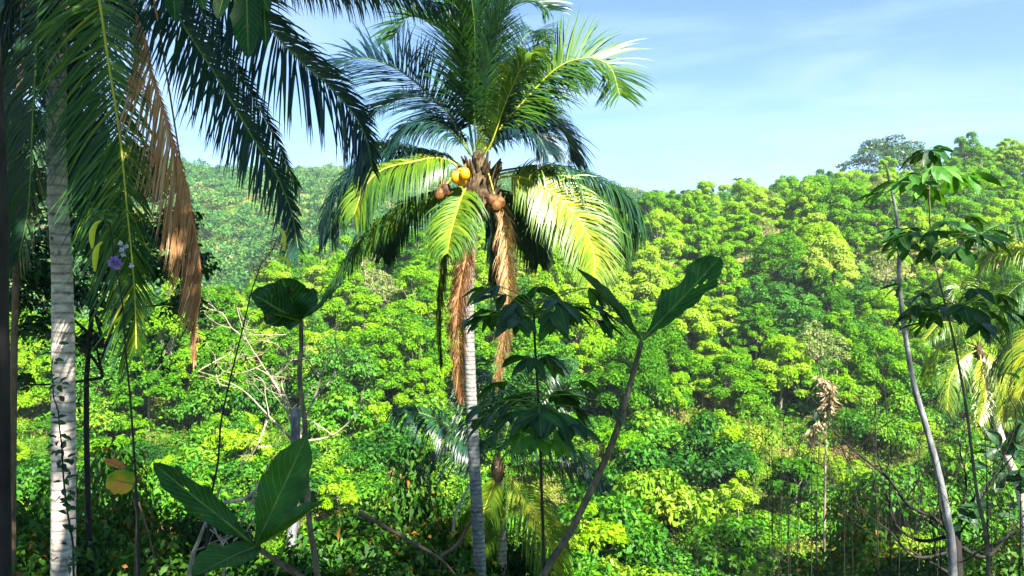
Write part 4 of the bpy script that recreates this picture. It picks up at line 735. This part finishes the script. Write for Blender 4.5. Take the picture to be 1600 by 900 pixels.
# right sapling with two leaves
t, iv = sapling('leaning sapling right of centre ending in two long upright leaves', [(846, 905), (880, 850), (912, 790), (945, 720), (968, 660), (985, 600), (1002, 535)], 2.6, [.0165, .016, .0145, .014, .0125, .011, .009])
B = P(1003, 532, 2.6) + iv
bl(t, B, (900, 414), 2.45, .065, (.65, -.5, .45), iv=iv, sag=.02, wave=.06, seed=10, tint=.35, fold=.35, prof=[(0, .12), (.1, .2), (.3, .75), (.55, 1), (.8, .6), (1, 0)])
bl(t, B, (1126, 402), 2.7, .145, (-.5, -.85, .25), iv=iv, sag=.0, wave=.1, seed=11, tint=.7, prof=[(0, .1), (.12, .14), (.28, .55), (.45, .95), (.6, .75), (.7, .95), (.85, .9), (.95, .55), (1, .1)], holes=[(.72, .35, .07), (.78, .1, .05), (.66, .15, .05)], bites=[(.60, -1.0, .34), (.88, 1.05, .3), (.45, 1.05, .2), (.78, -1.05, .2)], nu=44, nv=18)

def whorl_plant(label, stem, Yd, r, whorls, tint, seed, ll=.12, mat='green_stem'):
    rng = np.random.default_rng(seed); b = P(stem[0][0], stem[0][1], Yd); g = hz(b[0], Yd); t = thing('rubber_sapling', label, 'sapling', None, (b[0], Yd, g)); iv = -np.array((b[0], Yd, g)); m = MB()
    ps = [np.array((b[0], Yd, g - .05))] + [P(a, c, Yd) for a, c in stem]; tube(m, [p + iv for p in ps], r, 8, n=60, rough=.04, rng=rng); m.build('stem', M[mat], t, True)
    for (cx, cy, npet, rad, elev, tt, sp) in whorls:
        m = MB(); c = P(cx, cy, Yd) + iv
        for k in range(npet):
            a = k * 2.4 + rng.uniform(-.3, .3); e = elev + rng.uniform(-.3, .35); R_ = rad * rng.uniform(.45, 1.1); c0 = c + (0, 0, rng.uniform(-sp, sp)); o_ = np.array([math.cos(a), math.sin(a), 0])
            tip = c0 + o_ * R_ * math.cos(e) + (0, 0, R_ * math.sin(e)); tube(m, [c0, c0 * .5 + tip * .5 + (0, 0, R_ * .08), tip], [.0022, .0015], 5, .5, 1, n=8, cap=False)
            for q in (-1, 0, 1):
                an = q * rng.uniform(.7, 1.0); dd = np.array([math.cos(a + an), math.sin(a + an), rng.uniform(-.95, -.1)]); ln = ll * rng.uniform(.75, 1.15) * (1.08 if q == 0 else .95)
                pretty_leaves(m, tip[None], dd[None], np.array([[math.cos(a) * .5, math.sin(a) * .5, 1.0]]) + rng.normal(0, .2, (1, 3)), ln, ln * .37, np.clip(tt + rng.normal(0, .1), 0, 1), 8, .14, .12, .04, rng)
        m.build('leaf_whorl', [M['compound'], M['green_stem']], t, True)
    return t
whorl_plant('young sapling in the centre with drooping whorls of dark three part leaves', [(849, 905), (846, 760), (842, 640), (836, 540), (834, 485)], 2.6, [.0075, .007, .006, .005, .004], [(833, 488, 32, .215, .16, .5, .025), (838, 560, 4, .08, .1, .5, .02), (841, 630, 26, .20, .02, .45, .03), (844, 660, 10, .15, -.35, .8, .02)], .3, 51, .106, 'dark_bark')
whorl_plant('tall slender sapling at the right with three tiers of hanging leaves', [(1545, 905), (1525, 760), (1510, 640), (1490, 530), (1468, 440), (1455, 380), (1452, 300), (1450, 240)], 3.6, [.012, .011, .010, .008, .006, .004, .003], [(1452, 290, 16, .20, .2, .85, .03), (1450, 240, 4, .05, .8, .4, .02), (1460, 385, 22, .24, .15, .55, .05), (1490, 490, 24, .26, .1, .35, .05)], .4, 52, .122, 'sap_stem')

# ------------------------------------------------------------------ small flowering weeds, pods, twigs
def weed(label, l, Yd, r, mat='green_stem', name='weed', cat='weed'):
    b = P(l[0][0], l[0][1], Yd); g = hz(b[0], Yd); t = thing(name, label, cat, None, (b[0], Yd, g)); iv = -np.array((b[0], Yd, g)); m = MB()
    tube(m, [p + iv for p in [np.array((b[0] + .03, Yd, g - .05))] + [P(a + rng.uniform(-3, 3), c, Yd) for a, c in (((1 - q % 1) * l[int(q)][0] + (q % 1) * l[min(int(q) + 1, len(l) - 1)][0], (1 - q % 1) * l[int(q)][1] + (q % 1) * l[min(int(q) + 1, len(l) - 1)][1]) for q in np.arange(0, len(l) - .9, .5))]], r, 6, n=60); m.build('stem', M[mat], t, True); return t, iv
rng = np.random.default_rng(61)
t, iv = weed('tall dark stalk topped by a purple flower and two yellow pods', [(218, 905), (208, 700), (196, 540), (185, 450), (180, 415), (172, 360), (165, 325)], 3.2, [.006, .0055, .005, .004, .002], 'dark_bark', 'flowering_weed')
m = MB(); c = P(180, 411, 3.2) + iv; n = 60; d = rnd_dirs(rng, n); cards(m, np.repeat(c[None], n, 0) + d * .008, d, rnd_dirs(rng, n), .024, .02, rng.random(n)); m.build('flower', M['flower'], t)
m = MB()
for a, c_ in ((190, 390), (196, 385), (193, 398), (205, 415), (188, 380)):
    c = P(a, c_, 3.2) + iv; d = rnd_dirs(rng, 12); cards(m, np.repeat(c[None], 12, 0), d, rnd_dirs(rng, 12), .013, .011, rng.random(12))
m.build('small_flowers', M['white_flower'], t)
for l in ([(158, 345), (150, 350), (144, 365), (144, 388)], [(160, 378), (153, 385), (149, 400), (148, 424)]):
    m = MB(); tube(m, [P(a, c_, 3.15) + iv for a, c_ in l], [.003, .009, .012, .010, .004], 8, n=12); m.build('pod', M['pod'], t, True)
m = MB(); n = 46; c = P(165, 338, 3.2) + iv; cards(m, c + rng.normal(0, 1, (n, 3)) * (.045, .03, .02), rnd_dirs(rng, n) * (1, 1, .4), np.tile([0, -.3, 1.], (n, 1)), .035, .022, .8); m.build('leaves', M['compound'], t)
t, iv = weed('dry leaning weed stalk with straw flower heads and hanging yellow pods', [(318, 905), (325, 820), (338, 720), (358, 600), (385, 490), (400, 430), (420, 395), (432, 372)], 3.4, [.0085, .008, .006, .004, .0025], 'dark_bark', 'dry_weed')
for l in ([(440, 360), (444, 372), (444, 392)], [(447, 405), (451, 412), (450, 420)], [(424, 478), (426, 490), (425, 505)]):
    m = MB(); tube(m, [P(430, l[0][1] - 4, 3.4) + iv] + [P(a, c_, 3.35) + iv for a, c_ in l], [.002, .007, .009, .004], 8, n=12); m.build('pod', M['pod'], t, True)
m = MB(); n = 150; q = rng.random(n); c = np.array([P(400 + 40 * a, 430 - 65 * a, 3.4) for a in q]) + iv; cards(m, c + rng.normal(0, .022, (n, 3)), rnd_dirs(rng, n), rnd_dirs(rng, n), .022, .008, rng.random(n)); m.build('dry_heads', M['pale_dry'], t)
t, iv = weed('thin climbing stem with small leaves in front of the left palm trunk', [(118, 905), (108, 800), (96, 700), (88, 640), (84, 600), (82, 560)], 5.2, [.010, .009, .006, .003], 'dark_bark', 'climbing_plant', 'climber')
m = MB(); n = 90; q = rng.random(n); c = np.array([P(np.interp(a, [0, .5, 1], [118, 98, 82]), 900 - 350 * a, 5.2) for a in q]) + iv; pretty_leaves(m, c + rng.normal(0, .03, (n, 3)), rng.normal(0, 1, (n, 3)) * (1, .5, .5), np.tile([0, -.4, 1.], (n, 1)) + rng.normal(0, .3, (n, 3)), .06, .035, .45, 4); m.build('leaves', M['compound'], t)
# withered leaf plant
t, iv = weed('low plant with a rounded green leaf withering to orange', [(215, 905), (213, 830), (208, 775)], 2.4, [.003, .0025, .002], 'sap_stem', 'withered_plant')
m = MB(); bigleaf(m, P(210, 756, 2.4) + iv, P(166, 748, 2.35) + iv, .075, (.1, -1, .2), sag=0, seed=71, tint=.35, prof=[(0, .3), (.2, .9), (.6, 1), (.9, .7), (1, .3)]); m.build('leaf', [M['croton'], M['green_stem']], t, True)
m = MB(); bigleaf(m, P(196, 733, 2.45) + iv, P(160, 718, 2.45) + iv, .035, (.1, -.4, 1), sag=0, seed=72, tint=.8); m.build('leaf', [M['croton'], M['green_stem']], t, True)
# pale dry stalk on the slope, dry ground cover
Yd = 34.0; b = P(1285, 720, Yd); b[2] = hz(b[0], Yd); o = thing('dry_plant', 'tall plant with pale withered straw leaves standing on the right slope', 'plant', None, tuple(b)); iv = -b; m = MB(); tube(m, [np.zeros(3), P(1290, 650, Yd) + iv, P(1283, 578, Yd) + iv], [.06, .05, .02], 6, n=10); m.build('stem', M['dead_wood'], o)
m = MB(); n = 260; q = rng.random(n); c = np.array([P(1282 + 14 * math.sin(a * 5), 585 + 105 * a, Yd) for a in q]) + iv; d = rng.normal(0, 1, (n, 3)) * (1, 1, .4) + (0, 0, -.8); cards(m, c + rng.normal(0, .1, (n, 3)), d, rnd_dirs(rng, n), rng.uniform(.3, .65, n), .12, rng.random(n)); m.build('leaves', M['pale_dry'], o)

# ------------------------------------------------------------------ shade tree behind the viewpoint with a twig hanging into view
rng = np.random.default_rng(77)
st = thing('shade_tree', 'big tree overhead whose dark broad leaves hang into the top left', 'tree', None, (2.0, -3.5, hz(2, -3.5)))
iv = -np.array(st.location); sb = MB(); tube(sb, [(0, 0, -.3), (0, .2, 4), (-.5, .6, 7.5), (-1, 1.5, 10)], [.35, .28, .22, .12], 12, n=16)
lobes = []
for k in range(92):  # canopy lobes placed out of view to shade the foreground
    c = np.array([rng.uniform(-1.5, 9.5), 0, rng.uniform(7.8, 10.8)]); c[1] = rng.uniform(-8.5, 6.5 - .1 * c[0]) if c[0] > 1 else rng.uniform(1.5, 6)
    c = c + iv; lobes.append((c, np.array([1, 1, .6]) * rng.uniform(.8, 1.4)))
    if k % 2 == 0: tube(sb, [(-.3, .5, 6.5), (c[0] * .5, c[1] * .5, 7.9), c], [.07, .04, .015], 6, n=8, cap=False)
k = 0
while k < 26:  # more unseen lobes, put in to shade the left palm
    c = np.array([rng.uniform(-4.5, 1.5), rng.uniform(2.5, 8), rng.uniform(7.6, 9.6)])
    q = c - np.array(SUN_DIR) * ((c[2] + 1.5) / SUN_DIR.z)                      # leave the gap that lights the pale trunk
    if abs(q[0] + 5.4) < 1.2 and abs(q[1] - 9.5) < 2.6: continue
    c = c + iv; lobes.append((c, np.array([1, 1, .6]) * rng.uniform(.6, 1.0))); k += 1
    if k % 2 == 0: tube(sb, [(-.4, .8, 7.5), (c[0] * .6, c[1] * .5, 8), c], [.06, .04, .015], 6, n=8, cap=False)
hb = P(392, 25, 2.2) + iv
tube(sb, [np.array((-2.0, 2.8, 9.)), np.array((-3., 5.4, 6.2)), hb + (.05, 0, .6), hb], [.04, .02, .008, .004], 6, n=24)
sb.build('trunk', M['bark'], st, True)
cb = MB(); pos, dr, up, s, ti = lobe_leaves(rng, lobes, 26000, .31, shell=(.2, 1.1)); cards(cb, pos, dr, up, s, s * .5, ti); cb.build('crown', M['tree_dark'], st)
for (a, c_, a2, c2, w_) in ((385, -20, 388, 92, .085), (412, 10, 416, 76, .030), (355, -30, 340, 30, .05), (270, -30, 274, 34, .05), (400, -30, 420, 20, .05), (300, -40, 320, 15, .05)):
    m = MB(); bigleaf(m, P(a, c_, 2.2) + iv, P(a2, c2, 2.15) + iv, w_, (.2, -1, .2), sag=0, tint=.2, seed=int(a), nu=20, nv=8); m.build('leaf', BLM, st, True)

s2 = thing('shade_tree', 'broad tree outside the right edge that shades the lower slope bushes', 'tree', None, (11.0, 5.0, hz(11, 5)))  # out of view, added to shade the middle trunk and near bushes
o2 = np.array(s2.location); sb = MB(); tube(sb, [(0, 0, -.3), (-.2, 0, 6), (-.8, .6, 11), (-1.6, 1.5, 14)], [.32, .26, .2, .1], 12, n=16); lobes = []
for k in range(56):
    c = np.array([rng.uniform(7.4, 20), rng.uniform(4.5, 10.5), rng.uniform(7.2, 9.8)]) - o2; lobes.append((c, np.array([1, 1, .6]) * rng.uniform(.7, 1.3)))
    if k % 2 == 0: tube(sb, [(-.5, .3, 9), (c[0] * .6, c[1] * .6, c[2] * .9), c], [.06, .04, .015], 6, n=8, cap=False)
sb.build('trunk', M['bark'], s2, True); cb = MB(); pos, dr, up, s, ti = lobe_leaves(rng, lobes, 15000, .26, shell=(.2, 1.1)); cards(cb, pos, dr, up, s, s * .5, ti); cb.build('crown', M['tree_dark'], s2)
# ------------------------------------------------------------------ haze
HAZE = True
if HAZE:
    z0, z1 = -95, 95; v = np.array([(x, y, z) for z in (z0, z1) for y in (-60, 640) for x in (-480, 480)], float)
    mb = MB(); mb.add(v, [(0, 2, 3, 1), (4, 5, 7, 6), (0, 1, 5, 4), (2, 6, 7, 3), (0, 4, 6, 2), (1, 3, 7, 5)])
    m, n, l = mat_new('haze_air'); out = n.nodes.new('ShaderNodeOutputMaterial'); pv = n.nodes.new('ShaderNodeVolumePrincipled'); pv.inputs['Density'].default_value = 0.00033; pv.inputs['Color'].default_value = (.80, .88, 1.0, 1); pv.inputs['Anisotropy'].default_value = 0.2
    l(pv.outputs[0], out.inputs['Volume']); tag(mb.build('haze', m), None, None, None, 'stuff')
